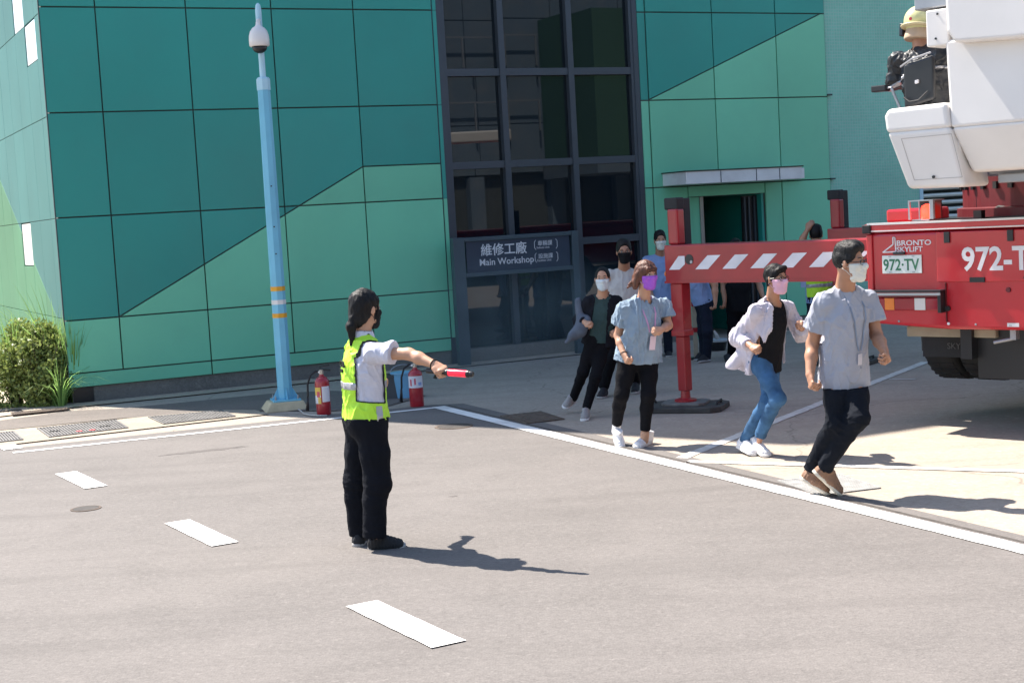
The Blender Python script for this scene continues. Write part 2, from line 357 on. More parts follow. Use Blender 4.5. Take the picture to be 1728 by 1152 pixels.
# ------------------------------------------------------------------ the workshop
HT = 14.8
wk = thing('workshop_building', 'teal and light green panelled workshop with a dark glass front and door canopy', 'building', (*WF(6, 0)[:2], 0))
def clip(poly, a, b, c):   # keep a*s+b*z+c>=0
    out = []
    for i in range(len(poly)):
        p, q = poly[i], poly[(i + 1) % len(poly)]; dp = a * p[0] + b * p[1] + c; dq_ = a * q[0] + b * q[1] + c
        if dp >= 0: out.append(p)
        if dp * dq_ < 0: t_ = dp / (dp - dq_); out.append((p[0] + t_ * (q[0] - p[0]), p[1] + t_ * (q[1] - p[1])))
    return out
def area(p): return abs(sum(p[i][0] * p[(i + 1) % len(p)][1] - p[(i + 1) % len(p)][0] * p[i][1] for i in range(len(p)))) / 2
def panel(fn, poly, m, off=0., th=.03, gap=.0085, nm='wall_panel'):
    if len(poly) < 3 or area(poly) < .01: return
    cx = sum(p[0] for p in poly) / len(poly); cz = sum(p[1] for p in poly) / len(poly)
    # shrink every edge inwards by the joint
    pts = poly[:]
    for i in range(len(poly)):
        p, q = poly[i], poly[(i + 1) % len(poly)]; a = -(q[1] - p[1]); b = q[0] - p[0]; L = math.hypot(a, b)
        if L < 1e-6: continue
        a /= L; b /= L; c = -(a * p[0] + b * p[1])
        if a * cx + b * cz + c < 0: a, b, c = -a, -b, -c
        pts = clip(pts, a, b, c - gap)
        if len(pts) < 3: return
    tl = random.uniform(-.0015, .0015)
    front = [fn(p[0], p[1], off + tl * (p[0] - cx)) for p in pts]; nvec = fn(0, 0, -1.) - fn(0, 0, 0)
    mb = MB(); mb.prism(front, nvec * th); build(mb, nm, m, wk, bevel=.003, seg=1)
def rect(a, b, c, d): return [(a, c), (b, c), (b, d), (a, d)]
ZR = [.38, 1.04, 2.31, 3.59, 4.87, 6.15, 7.43, 8.71, 9.99, 11.27, 12.55, 13.83, 14.7]
SL = [0., .68, 1.81, 2.93, 4.06, 5.20]
k_ = (2.79 - 1.04) / (4.06 - .68)
for i in range(5):
    for j in range(12):
        s0, s1, z0, z1 = SL[i], SL[i + 1], ZR[j], ZR[j + 1]
        if i == 0 or z0 >= 3.5: panel(WF, rect(s0, s1, z0, z1), M_green if z1 <= 1.05 else M_teal)
        elif i == 4:
            if j == 2: panel(WF, rect(s0, s1, 2.31, 2.79), M_green); panel(WF, rect(s0, s1, 2.79, 3.59), M_teal)
            else: panel(WF, rect(s0, s1, z0, z1), M_green)
        else:
            R = rect(s0, s1, z0, z1); c = 1.04 - k_ * .68
            panel(WF, clip(R, k_, -1, c), M_green); panel(WF, clip(R, -k_, 1, -c), M_teal)
for a, b in ((0, 1.81), (1.81, 4.06), (4.06, 5.20)): panel(WF, rect(a, b, .2, .38), M_green)
# narrow return strips beside the glass
for j in range(12): panel(WF, rect(5.21, 5.27, ZR[j], ZR[j + 1]), M_green if j < 2 else M_teal, off=-.01, gap=.003)
SR = [8.60, 9.76, 10.92, 11.86]; kr = (4.9 - 3.6) / (11.86 - 8.60)
for i in range(3):
    for j in range(2, 12):
        R = rect(SR[i], SR[i + 1], ZR[j], ZR[j + 1]); c = 3.6 - kr * 8.60
        if j == 2: panel(WF, R, M_green)
        elif j > 3: panel(WF, R, M_teal)
        else: panel(WF, clip(R, kr, -1, c), M_green); panel(WF, clip(R, -kr, 1, -c), M_teal)
for j in range(12): panel(WF, rect(8.46, 8.60, ZR[j], ZR[j + 1]), M_green if j < 3 else M_teal, off=-.015)
for r in (rect(8.60, 9.2, 1.04, 2.31), rect(8.60, 9.2, .2, 1.04), rect(10.6, 10.92, .2, 1.04), rect(10.6, 10.92, 1.04, 2.31), rect(10.92, 11.86, .2, 1.04), rect(10.92, 11.86, 1.04, 2.31), rect(9.2, 10.6, 2.14, 2.31), rect(8.46, 8.60, .2, .38)):
    panel(WF, r, M_green)
# side wall
SS = [0.03] + [0.03 + .865 * i for i in range(1, 13)]
for i in range(12):
    for j in range(-1, 12):
        z0, z1 = (.2, .38) if j < 0 else (ZR[j], ZR[j + 1])
        R = rect(SS[i], SS[i + 1], z0, z1); c0 = 1.04 + .465 * -1.04
        kk = .465
        # light strips set into the cladding
        win = None
        if j == 3 and i == 1: win = (4.34, 4.87)
        if j == 4 and i == 2: win = (4.87, 5.9)
        if j == 1 and i == 3: win = (1.70, 2.31)
        def cut(Rr):
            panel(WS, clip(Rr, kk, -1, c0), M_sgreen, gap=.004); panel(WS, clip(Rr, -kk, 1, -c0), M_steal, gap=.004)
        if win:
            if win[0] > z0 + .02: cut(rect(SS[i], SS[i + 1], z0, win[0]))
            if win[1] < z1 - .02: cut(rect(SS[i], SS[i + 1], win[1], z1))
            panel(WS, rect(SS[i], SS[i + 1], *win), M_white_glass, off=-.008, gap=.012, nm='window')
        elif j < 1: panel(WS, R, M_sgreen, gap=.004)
        else: cut(R)
# core behind the cladding: walls, roof, back
def bwall(fn, a, b, name, m): mb = MB(); mb.boxf(fn, a, b); return build(mb, name, m, wk)
W3 = lambda s, z, o: WF(s, z, o)
bwall(W3, (.04, 0, -.25), (5.2, .2, -.035), 'plinth', M_plinth)
bwall(W3, (.04, .2, -.25), (5.2, HT, -.034), 'wall', M_core)
bwall(W3, (5.2, 0, -.3), (5.34, HT, -.02), 'jamb', M_alu)
bwall(W3, (8.38, .2, -.3), (8.46, HT, -.02), 'jamb', M_alu)
bwall(W3, (8.46, 2.14, -.25), (11.88, HT, -.034), 'wall', M_core)
bwall(W3, (8.46, 0, -.25), (9.22, 2.14, -.034), 'wall', M_core)
bwall(W3, (10.58, 0, -.25), (11.88, 2.14, -.034), 'wall', M_core)
bwall(W3, (8.42, 0, -.03), (9.2, .2, .0), 'plinth', M_plinth); bwall(W3, (10.6, 0, -.03), (11.86, .2, .0), 'plinth', M_plinth)
bwall(W3, (5.34, 0, -.28), (8.42, .20, .02), 'plinth', M_plinth)
S3 = lambda s, z, o: WS(s, z, o)
bwall(S3, (.05, 0, -.28), (10.5, HT, -.034), 'wall', M_core)
bwall(W3, (.05, HT - .02, -14), (22, HT + .02, -.05), 'roof', M_core)
bwall(W3, (.05, HT - .1, -.3), (22, HT + .06, .01), 'parapet', M_teal)
bwall(W3, (.3, 0, -14.2), (22, HT, -14), 'wall', M_core)
bwall(W3, (21.8, 0, -14), (22, HT, -.3), 'wall', M_core)
# corner trim between front and side
bwall(W3, (-.0, .2, -.03), (.012, HT, .004), 'corner_trim', M_joint)
# tiled wall to the right
tm = bpy.data.materials.new('green_wall_tiles'); tm.use_nodes = True; n = tm.node_tree; b = n.nodes['Principled BSDF']
tc = n.nodes.new('ShaderNodeTexCoord'); mp = n.nodes.new('ShaderNodeMapping'); n.links.new(tc.outputs['UV'], mp.inputs[0])
br = n.nodes.new('ShaderNodeTexBrick'); n.links.new(mp.outputs[0], br.inputs[0]); br.offset = 0; br.inputs['Scale'].default_value = 1
br.inputs['Brick Width'].default_value = .05; br.inputs['Row Height'].default_value = .05; br.inputs['Mortar Size'].default_value = .006; br.inputs['Mortar Smooth'].default_value = .3
br.inputs['Color1'].default_value = (.17, .49, .37, 1); br.inputs['Color2'].default_value = (.20, .53, .41, 1); br.inputs['Mortar'].default_value = (.28, .50, .42, 1)
tn = n.nodes.new('ShaderNodeTexNoise'); tn.inputs['Scale'].default_value = 1.2; tn.inputs['Detail'].default_value = 7; n.links.new(mp.outputs[0], tn.inputs[0])
mr = n.nodes.new('ShaderNodeMapRange'); mr.inputs[3].default_value = .8; mr.inputs[4].default_value = 1.2; n.links.new(tn.outputs[0], mr.inputs[0])
vm = n.nodes.new('ShaderNodeVectorMath'); vm.operation = 'SCALE'; n.links.new(br.outputs[0], vm.inputs[0]); n.links.new(mr.outputs[0], vm.inputs['Scale']); n.links.new(vm.outputs[0], b.inputs['Base Color'])
bp = n.nodes.new('ShaderNodeBump'); bp.inputs['Strength'].default_value = .5; bp.inputs['Distance'].default_value = .003; bp.invert = True; n.links.new(br.outputs['Fac'], bp.inputs['Height']); n.links.new(bp.outputs[0], b.inputs['Normal'])
b.inputs['Roughness'].default_value = .42
def uvwall(s0, s1, z0, z1, off, name, m):
    vs_ = [WF(s0, z0, off), WF(s1, z0, off), WF(s1, z1, off), WF(s0, z1, off)]
    o = bwall(W3, (s0, z0, off - .2), (s1, z1, off), name, m)
    uv = o.data.uv_layers.new(name='UVMap')
    L = ROOT[wk.name]
    for lp in o.data.loops:
        v = o.data.vertices[lp.vertex_index].co; p = np.array([v.x + L[0], v.y + L[1]]) - C2
        uv.data[lp.index].uv = (p @ E2, v.z)
    return o
uvwall(11.88, 13.7, 0, HT, -.06, 'tiled_wall', tm)
uvwall(13.7, 17.3, 2.75, HT, -.06, 'tiled_wall', tm)
uvwall(17.3, 21.9, 0, HT, -.06, 'tiled_wall', tm)
for z in (3.62, 2.31): bwall(W3, (11.86, z - .012, -.055), (11.95, z + .012, .012), 'joint_end', M_joint)
# rolling shutter: a slat at a time
shm = mat('shutter_slats', (.62, .65, .60), .45, metal=.0, var=.12, scale=2)
for i in range(23):
    z = .02 + i * .118
    mb = MB(); prof = [(0.012, -.178), (.022, -.11), (.045, -.09), (.068, -.10), (.078, -.135), (.082, -.178)]
    pts0 = [WF(13.78, z + a, o) for a, o in prof] + [WF(13.78, z + .082, -.19), WF(13.78, z + .012, -.19)]
    mb.prism(pts0, WF(17.2, 0) - WF(13.78, 0)); build(mb, 'shutter_slat', shm, wk)
bwall(W3, (13.70, 0, -.2), (13.77, 2.75, -.05), 'shutter_guide', M_lblue); bwall(W3, (17.23, 0, -.2), (17.3, 2.75, -.05), 'shutter_guide', M_lblue)
bwall(W3, (13.7, 0, -.6), (17.3, 2.8, -.5), 'wall', M_core)
# glass front
VX = [5.34, 6.24, 7.33, 8.38]; HZ = [.20, 1.60, 2.75, 4.03, 5.33, 6.6, 7.9, 9.2, 10.6, 12.0, 13.4, HT - .1]
for i in range(3):
    for j in range(11):
        mb = MB(); t0, t1 = random.uniform(-.002, .002), random.uniform(-.002, .002)
        s0, s1, z0, z1 = VX[i] + .03, VX[i + 1] - .03, HZ[j] + .035, HZ[j + 1] - .035
        if j == 0: z0 = HZ[0] + .01
        fr = [WF(s0, z0, -.11 + t0), WF(s1, z0, -.11 - t0), WF(s1, z1, -.11 - t0 + t1), WF(s0, z1, -.11 + t0 + t1)]
        mb.prism(fr, (WF(0, 0, -1.) - WF(0, 0, 0)) * .02); build(mb, 'glass_pane', M_glass, wk)
for i in range(1, 3):
    bwall(W3, (VX[i] - .045, .2, -.16), (VX[i] + .045, HT - .05, -.02), 'mullion', M_alu)
bwall(W3, (VX[0], .2, -.16), (VX[0] + .05, HT - .05, -.03), 'mullion', M_alu); bwall(W3, (VX[3] - .05, .2, -.16), (VX[3], HT - .05, -.03), 'mullion', M_alu)
for j in range(1, 11):
    for i in range(3):
        a = VX[i] + (.05 if i == 0 else .045); b_ = VX[i + 1] - (.05 if i == 2 else .045)
        bwall(W3, (a, HZ[j] - .05, -.16), (b_, HZ[j] + .05, -.035), 'transom', M_alu)
bwall(W3, (5.34, .2, -.6), (8.42, HT - .05, -.55), 'wall', M_core)
# canopy over the door
bwall(W3, (8.76, 2.325, .0), (10.82, 2.51, .65), 'canopy', M_canopy).modifiers.new('bevel', 'BEVEL').width = .006
bwall(W3, (10.85, 2.34, .0), (11.28, 2.50, .1), 'canopy_bracket', M_canopy)
bwall(W3, (8.745, 2.505, -.0), (10.84, 2.522, .665), 'canopy_flashing', M_bplast)
for s in (9.35, 9.98, 10.4): bwall(W3, (s, 2.33, .651), (s + .012, 2.50, .654), 'canopy_joint', M_alu)
# door recess
bwall(W3, (9.22, 0, -1.6), (9.26, 2.14, -.03), 'door_reveal', M_green); bwall(W3, (10.54, 0, -1.6), (10.58, 2.14, -.03), 'door_reveal', M_teal)
bwall(W3, (9.22, 2.14, -1.6), (10.58, 2.16, -.03), 'door_reveal', M_core)
bwall(W3, (9.26, 0, -1.65), (10.54, 2.14, -1.6), 'door_back', M_door)
bwall(W3, (9.44, 0, -.12), (9.50, 2.14, -.06), 'door_frame', M_steelf)
bwall(W3, (9.26, 0, -.11), (9.44, 2.14, -.08), 'side_panel', M_green)
for s in (10.28, 10.36, 10.46): bwall(W3, (s, 0, -.14), (s + .02, 2.1, -.11), 'shutter_fold', M_alu)
bwall(W3, (10.26, 0, -.18), (10.54, 2.12, -.145), 'door', M_bplast)

# ------------------------------------------------------------------ building behind the photographer (seen mirrored in the glass)
ob = thing('opposite_building', 'grey concrete building with a green block, mirrored in the glass front', 'building', (*WF(22, 0, 32)[:2], 0))
def ob_box(a, b, name, m): mb = MB(); mb.boxf(W3, a, b); return build(mb, name, m, ob)
M_opp = mat('opposite_concrete', (.12, .165, .21), .8, var=.08, scale=.4, dirt=.3, dirtcol=(.25, .24, .22))
M_oppg = mat('opposite_green', (.045, .11, .06), .6, var=.08, scale=.4)
for i in range(16):
    s = -8 + i * 3.2
    for j in range(5):
        z = 3.6 + j * 1.9; ob_box((s + .02, z + .02, 32), (s + 3.18, z + 1.88, 32.3), 'wall_panel', M_opp)
    if i % 2 == 0: ob_box((s + .4, .0, 32.4), (s + 2.8, 3.3, 32.5), 'garage_door', M_door)
ob_box((-8, 0, 32.3), (43.2, 13.2, 45), 'wall', M_core)
for i in range(17): ob_box((-8 + i * 3.2 - .3, 0, 31.9), (-8 + i * 3.2 + .3, 3.55, 32.28), 'pillar', M_opp)
for i in range(5): ob_box((23.4 + i * 2.6, 3.9, 27.4), (25.97 + i * 2.6, 9.2, 31.9), 'green_block', M_oppg)
ob_box((23.4, 3.3, 27.2), (36.4, 3.88, 31.9), 'awning', M_opp)
for z in (6.3, 8.6):
    ob_box((14, z, 31.6), (23.2, z + .06, 31.66), 'railing', M_grey)
    for i in range(8): ob_box((14 + i * 1.3, z - 1.1, 31.6), (14.06 + i * 1.3, z, 31.66), 'baluster', M_grey)
ob_box((17.5, 4.2, 31.7), (19.0, 6.0, 32.05), 'window', M_door)

# ------------------------------------------------------------------ sign on two posts
t = thing('workshop_sign', 'dark blue sign reading Main Workshop on two posts before the glass front', 'sign', WF(6.1, 0, .3))
def sg(a, b, name, m, bevel=.004): mb = MB(); mb.boxf(W3, a, b); return build(mb, name, m, t, bevel=bevel)
sg((5.16, 0, .24), (5.33, 1.76, .34), 'post', M_signf); sg((7.0, 0, .24), (7.10, 1.76, .34), 'post', M_signf)
bd = sg((5.36, 1.27, .26), (6.97, 1.70, .318), 'sign_board', M_sign)
sg((5.335, 1.70, .25), (6.995, 1.755, .335), 'rail', M_signf); sg((5.335, 1.215, .25), (6.995, 1.27, .335), 'rail', M_signf)
XD = tuple(WF(1, 0) - WF(0, 0)); ZD = (0, 0, 1)
def st(txt, s, z, size, sx=1., bold=0.): return text_mesh(txt, size, M_letter, 'lettering', t, WF(s, z, .3195), XD, ZD, 'LEFT', .0008, 1., bold, sx)
st('維修工廠', 5.575, 1.505, .175, 1.02, .002)
st('Main Workshop', 5.545, 1.36, .128, 1.0, .0012)
for z, a, b_ in ((1.555, '車輛課', 'Vehicle Unit'), (1.375, '設施課', 'Facilities Unit')):
    st(a, 6.46, z + .03, .078, 1.0); st(b_, 6.44, z - .015, .042, .98)
    for s_, sg_ in ((6.41, 1), (6.77, -1)):
        mb = MB(); mb.tube([WF(s_ + sg_ * .022, z + .105, .3197), WF(s_, z + .08, .3197), WF(s_, z, .3197), WF(s_ + sg_ * .022, z - .028, .3197)], .004, 5); build(mb, 'bracket_mark', M_letter, t)

# ------------------------------------------------------------------ blue camera pole
PB = G(483, 690); px_, py_ = PB[0], PB[1]
t = thing('camera_pole', 'light blue steel pole with yellow and white bands carrying a dome camera', 'pole', (px_, py_, 0))
ft = MB(); fn = lambda a, b_, c: np.array([px_ + a * .96 - b_ * .28, py_ + a * .28 + b_ * .96, c])
ft.hexa([fn(-.26, -.24, 0), fn(.22, -.24, 0), fn(.22, .24, 0), fn(-.26, .24, 0), fn(-.19, -.19, .10), fn(.18, -.19, .10), fn(.18, .19, .10), fn(-.19, .19, .10)])
build(ft, 'footing', mat('footing_concrete', (.50, .42, .27), .9, var=.15, scale=9), t, bevel=.012)
mb = MB(); mb.boxf(fn, (-.155, -.155, .101), (.155, .155, .122)); build(mb, 'base_plate', M_blue, t, bevel=.003)
for a in range(4):
    an = a * math.pi / 2; c, s = math.cos(an), math.sin(an)
    mb = MB(); mb.prism([fn(c * .06, s * .06, .123), fn(c * .15, s * .15, .123), fn(c * .06, s * .06, .28)], (-s * .008, c * .008, 0)); build(mb, 'gusset', M_blue, t)
    mb = MB(); q = fn((c - s) * .125, (c + s) * .125, .123); mb.lathe(q, (0, 0, 1), [(.013, 0), (.013, .02), (.007, .02), (.007, .045)], 8); build(mb, 'bolt', M_grey, t)
o = MB(); o.lathe((px_, py_, 0), (0, 0, 1), [(.083, .123), (.081, 1.0), (.077, 2.4), (.070, 3.57)], 8); build(o, 'shaft', M_blue, t)
mb = MB(); mb.lathe((px_, py_, 0), (0, 0, 1), [(.076, 3.56), (.076, 3.68), (.06, 3.70)], 8); build(mb, 'collar', M_lblue, t)
mb = MB(); mb.lathe((px_, py_, 0), (0, 0, 1), [(.034, 3.69), (.034, 4.44), (.026, 4.49), (.01, 4.51)], 12); build(mb, 'mast', M_lblue, t, smooth=False)
for z, m in ((1.36, M_orange), (1.21, M_white), (1.06, M_orange)):
    mb = MB(); mb.lathe((px_, py_, 0), (0, 0, 1), [(.0822, z - .025), (.0822, z + .025)], 8); build(mb, 'band', m, t)
for z in (2.05, 2.5, 1.75):
    mb = MB(); q = np.array([px_ + .02, py_ - .079, z]); mb.lathe(q, (.1, -1, 0), [(.009, 0), (.009, .004)], 8); build(mb, 'screw', M_bplast, t)
cx, cy = px_ + .01, py_ - .15
t2 = thing('dome_camera', 'white dome surveillance camera near the top of the blue pole', 'camera', (cx, cy, 3.96))
mb = MB(); mb.lathe((cx, cy, 0), (0, 0, 1), [(.1, 4.02), (.110, 4.03), (.112, 4.09), (.108, 4.14), (.094, 4.185), (.068, 4.22), (.036, 4.24), (.026, 4.26), (.024, 4.285), (.01, 4.29)], 28); build(mb, 'housing', M_white, t2, smooth=True)
mb = MB(); mb.lathe((cx, cy, 0), (0, 0, 1), [(.004, 3.945), (.03, 3.95), (.055, 3.963), (.075, 3.985), (.084, 4.019)], 24); build(mb, 'dome', M_bplast, t2, smooth=True)
mb = MB(); mb.tube([(cx, cy, 4.28), (cx, cy + .04, 4.31), (px_, py_ - .02, 4.32)], .022, 10); build(mb, 'arm', M_white, t2, smooth=True)

# ------------------------------------------------------------------ extinguishers
M_ered = mat('extinguisher_red', (.36, .012, .022), .3, var=.08, coat=.4)
M_brass = mat('valve_metal', (.5, .46, .4), .35, metal=.7)
def extinguisher(label, loc, rot, tall, kind):
    x, y = loc; t = thing('fire_extinguisher', label, 'fire extinguisher', (x, y, 0))
    H = tall; R = .078
    mb = MB(); mb.lathe((x, y, .006), (0, 0, 1), [(R * .96, 0), (R, .01), (R, H * .80), (R * .93, H * .86), (R * .7, H * .915), (R * .35, H * .95), (R * .3, H)], 28); auto_smooth(build(mb, 'cylinder', M_ered, t))
    mb = MB(); mb.lathe((x, y, H), (0, 0, 1), [(.024, 0), (.024, .05), (.016, .055)], 12); build(mb, 'valve', M_brass, t, smooth=False)
    c, s = math.cos(rot), math.sin(rot); f = lambda a, b_, z: np.array([x + a * c - b_ * s, y + a * s + b_ * c, z])
    mb = MB(); mb.hexa([f(-.02, -.012, H + .05), f(.10, -.012, H + .03), f(.10, .012, H + .03), f(-.02, .012, H + .05), f(-.02, -.012, H + .065), f(.10, -.012, H + .05), f(.10, .012, H + .05), f(-.02, .012, H + .065)])
    mb.hexa([f(-.02, -.012, H + .075), f(.09, -.012, H + .095), f(.09, .012, H + .095), f(-.02, .012, H + .075), f(-.02, -.012, H + .088), f(.09, -.012, H + .108), f(.09, .012, H + .108), f(-.02, .012, H + .088)])
    build(mb, 'handle', M_bplast, t, bevel=.003)
    mb = MB(); mb.lathe(f(-.025, -.02, H + .03), f(0, -1, 0) - f(0, 0, 0), [(.012, 0), (.012, .012)], 12); build(mb, 'gauge', M_white, t)
    hp = [f(-.02, 0, H + .03), f(-.06, 0, H + .04), f(-.12, .0, H - .0), f(-.155, 0, H - .1), f(-.16, 0, H * .5), f(-.165, 0, .2)]
    mb = MB(); mb.tube(hp, .011, 8); build(mb, 'hose', M_black, t, smooth=True)
    mb = MB(); mb.tube([f(-.165, 0, .2), f(-.168, 0, .15), f(-.175, 0, .06)], [.012, .014, .02], 10); build(mb, 'nozzle', M_bplast, t, smooth=True)
    def label_patch(a0, a1, z0, z1, m, nm='label'):
        k = 8; mb = MB(); P = []
        for i in range(k + 1):
            a = a0 + (a1 - a0) * i / k; P += [(x + (R + .0015) * math.cos(a), y + (R + .0015) * math.sin(a), z0), (x + (R + .0015) * math.cos(a), y + (R + .0015) * math.sin(a), z1)]
        mb.add(P, [(2 * i, 2 * i + 2, 2 * i + 3, 2 * i + 1) for i in range(k)]); build(mb, nm, m, t, fix=False)
    yl = mat('label_yellow', (.72, .48, .08), .5); wl = mat('label_white', (.66, .66, .70), .5); rl = mat('label_red', (.55, .06, .10), .5); bl = mat('label_blue', (.25, .35, .6), .5)
    if kind == 0:
        label_patch(math.radians(188), math.radians(262), H * .50, H * .70, yl); label_patch(math.radians(188), math.radians(262), H * .30, H * .50, wl)
        label_patch(math.radians(225), math.radians(255), H * .46, H * .60, rl, 'label_picture'); label_patch(math.radians(235), math.radians(262), H * .30, H * .46, yl, 'label_picture')
        label_patch(math.radians(272), math.radians(345), H * .34, H * .72, wl)
    else:
        label_patch(math.radians(195), math.radians(345), H * .50, H * .80, wl)
        label_patch(math.radians(225), math.radians(240), H * .55, H * .72, rl, 'label_picture'); label_patch(math.radians(262), math.radians(275), H * .58, H * .74, rl, 'label_picture'); label_patch(math.radians(295), math.radians(325), H * .56, H * .64, bl, 'label_picture')
    return t
p = G(547, 700); extinguisher('red fire extinguisher with yellow and white labels left of the marshal', (p[0], p[1]), math.radians(10), .44, 0)
p = G(704, 686); extinguisher('red fire extinguisher with one white label right of the marshal, half in shade', (p[0], p[1]), math.radians(-8), .43, 1)
# pale cable lying at the pole foot
pts = [G(x, y, .012) for x, y in ((490, 690), (500, 688), (506, 692), (513, 698), (523, 700), (537, 701), (552, 701))]
o = build(MB().tube(pts, .009, 8), 'ground_cable', mat('cable_grey', (.45, .42, .38), .5), None, pts[0], smooth=True); tag(o, 'pale cable lying between the blue pole foot and the red extinguisher', 'cable')
# blue bucket behind the marshal
p = G(683, 671); t = thing('water_bucket', 'pale blue plastic bucket on the ground behind the right extinguisher', 'bucket', (p[0], p[1], 0))
M_bkt = mat('bucket_blue', (.18, .42, .62), .35, var=.1)
mb = MB(); mb.lathe((p[0], p[1], 0), (0, 0, 1), [(.11, .004), (.14, .30), (.135, .30), (.107, .01), (.02, .01)], 26); build(mb, 'bucket_wall', M_bkt, t, smooth=False)
mb = MB(); mb.lathe((p[0], p[1], 0), (0, 0, 1), [(.14, .285), (.152, .287), (.152, .302), (.136, .302)], 26); build(mb, 'rim', M_bkt, t)
mb = MB(); mb.tube([(p[0] + .15 * math.cos(a), p[1] - .02 * math.sin(a), .29 + .10 * math.sin(a)) for a in np.linspace(0, math.pi, 12)], .004, 6); build(mb, 'handle', M_grey, t)
p = G(660, 672); t = thing('storage_crate', 'dark grey plastic crate beside the pale blue bucket', 'crate', (p[0], p[1], 0))
mb = MB()
for a, b_ in (((-.13, -.1, 0), (.10, -.09, .27)), ((-.13, .09, 0), (.10, .1, .27)), ((-.13, -.09, 0), (-.12, .09, .27)), ((.09, -.09, 0), (.10, .09, .27)), ((-.12, -.09, 0), (.09, .09, .01))): mb.boxf(lambda i, j, k: np.array([p[0] + i, p[1] + j, k]), a, b_)
build(mb, 'crate_wall', mat('crate_grey', (.07, .075, .08), .6), t)
mb = MB()
for a, b_ in (((-.14, -.11, .25), (.11, -.09, .27)), ((-.14, .09, .25), (.11, .11, .27)), ((-.14, -.09, .25), (-.12, .09, .27)), ((.09, -.09, .25), (.11, .09, .27))): mb.boxf(lambda i, j, k: np.array([p[0] + i, p[1] + j, k]), a, (b_[0], b_[1], b_[2] + .012))
build(mb, 'rim', MATS['crate_grey'], t)
# ------------------------------------------------------------------ aerial ladder truck
wB, wR, wC = 11.60, 11.24, 10.34
trk = thing('ladder_truck', 'red aerial platform fire truck with number plate 972-TV, standing on its outriggers', 'fire truck', TW(-5.6, 13.5, 0))
def tb(a, b, name, m, parent=None, bevel=.0, seg=2):   # a,b = (u, w, z)
    mb = MB(); mb.boxf(TW, a, b); return build(mb, name, m, parent or trk, bevel=bevel, seg=seg)
def tpoly(poly, w_, depth, name, m, parent=None, bevel=0., seg=2):   # poly in (u,z) on plane w_, extruded forward
    mb = MB(); mb.prism([TW(u, w_, z) for u, z in poly], np.array([R2, R2, 0]) * depth); return build(mb, name, m, parent or trk, bevel=bevel, seg=seg)
UL, UR = -6.88, -4.38
body = tpoly([(UL, 1.70), (UL, .93), (-6.15, .885), (-5.1, .885), (UR, .93), (UR, 1.70)], wR, 1.25, 'rear_body', M_red, bevel=.03, seg=3)
tb((UL - .0, wR + 1.25, 1.0), (UR, wR + 8.4, 1.72), 'body_side', M_red, bevel=.02)
tb((UL - .015, wR - .03, 1.705), (UR + .01, wR + 8.4, 1.775), 'deck_edge', M_red, bevel=.012)
tb((UL + .02, wR - .034, 1.768), (UR - .02, wR + .02, 1.785), 'edge_strip', M_white)
tb((UL + .04, wR - .036, 1.712), (UR, wR - .029, 1.722), 'edge_strip', M_white)
tb((UL - .02, wR - .05, 1.70), (UL + .06, wR + .05, 1.772), 'corner_bumper', M_black, bevel=.008)
tb((UL + .01, wR + .30, 1.777), (UL + .40, wR + .70, 1.89), 'deck_box', M_red, bevel=.02)
tb((UL, wR - .02, .95), (UL + .055, wR - .0, 1.69), 'corner_strip', M_red, bevel=.01)
# locker lid, proud of the body, with hinges
lid = tpoly([(-6.225, 1.28), (-6.225, 1.69), (-4.7, 1.69), (-4.7, 1.28)], wR - .018, .017, 'locker_lid', M_red, bevel=.006)
for u in (-6.12, -5.57, -5.0): tb((u - .025, wR - .035, 1.60), (u + .025, wR - .019, 1.69), 'hinge', M_bplast, lid, bevel=.003)
tb((-5.93, wR - .03, 1.275), (-5.80, wR - .019, 1.315), 'latch', M_bplast, lid)
tb((-6.155, wR - .02, .95), (-6.15, wR - .001, 1.27), 'panel_seam', M_darkred)
UX = (R2, -R2, 0)
def tt(txt, u, z, size, m, w_, name='lettering', parent=None, sx=1., bold=0., ex=.001): return text_mesh(txt, size, m, name, parent or trk, TW(u, w_, z), UX, (0, 0, 1), 'LEFT', ex, 1., bold, sx)
M_lw = mat('lettering_white', (.70, .68, .70), .5)
tt('972-TV', -6.0, 1.375, .262, M_lw, wR - .021, 'number', sx=.92, bold=.006)
pl = tb((-6.735, wR - .014, 1.355), (-6.365, wR - .003, 1.507), 'licence_plate', mat('plate_white', (.66, .70, .66), .45), bevel=.003)
M_pg = mat('plate_green', (.03, .16, .08), .5)
tt('972·TV', -6.725, 1.382, .135, M_pg, wR - .0155, 'plate_number', pl, sx=.84, bold=.002)
for u in (-6.66, -6.44):
    for z in (1.366, 1.497): tb((u - .012, wR - .017, z - .004), (u + .012, wR - .0145, z + .004), 'bolt', M_grey, pl)
tb((-6.62, wR - .03, 1.515), (-6.52, wR - .002, 1.535), 'plate_lamp', M_bplast)
tt('BRONTO', -6.60, 1.588, .062, M_lw, wR - .003, 'logo_lettering', sx=1.25, bold=.001)
tt('SKYLIFT', -6.60, 1.535, .060, M_lw, wR - .003, 'logo_lettering', sx=1.15, bold=.001)
mb = MB()
for a, b_ in (((-6.73, 1.535), (-6.63, 1.60)), ((-6.73, 1.535), (-6.605, 1.538)), ((-6.63, 1.60), (-6.63, 1.66)), ((-6.605, 1.538), (-6.61, 1.655)), ((-6.63, 1.66), (-6.61, 1.655))): mb.tube([TW(a[0], wR - .004, a[1]), TW(b_[0], wR - .004, b_[1])], .006, 5)
build(mb, 'logo_emblem', M_lw, trk)
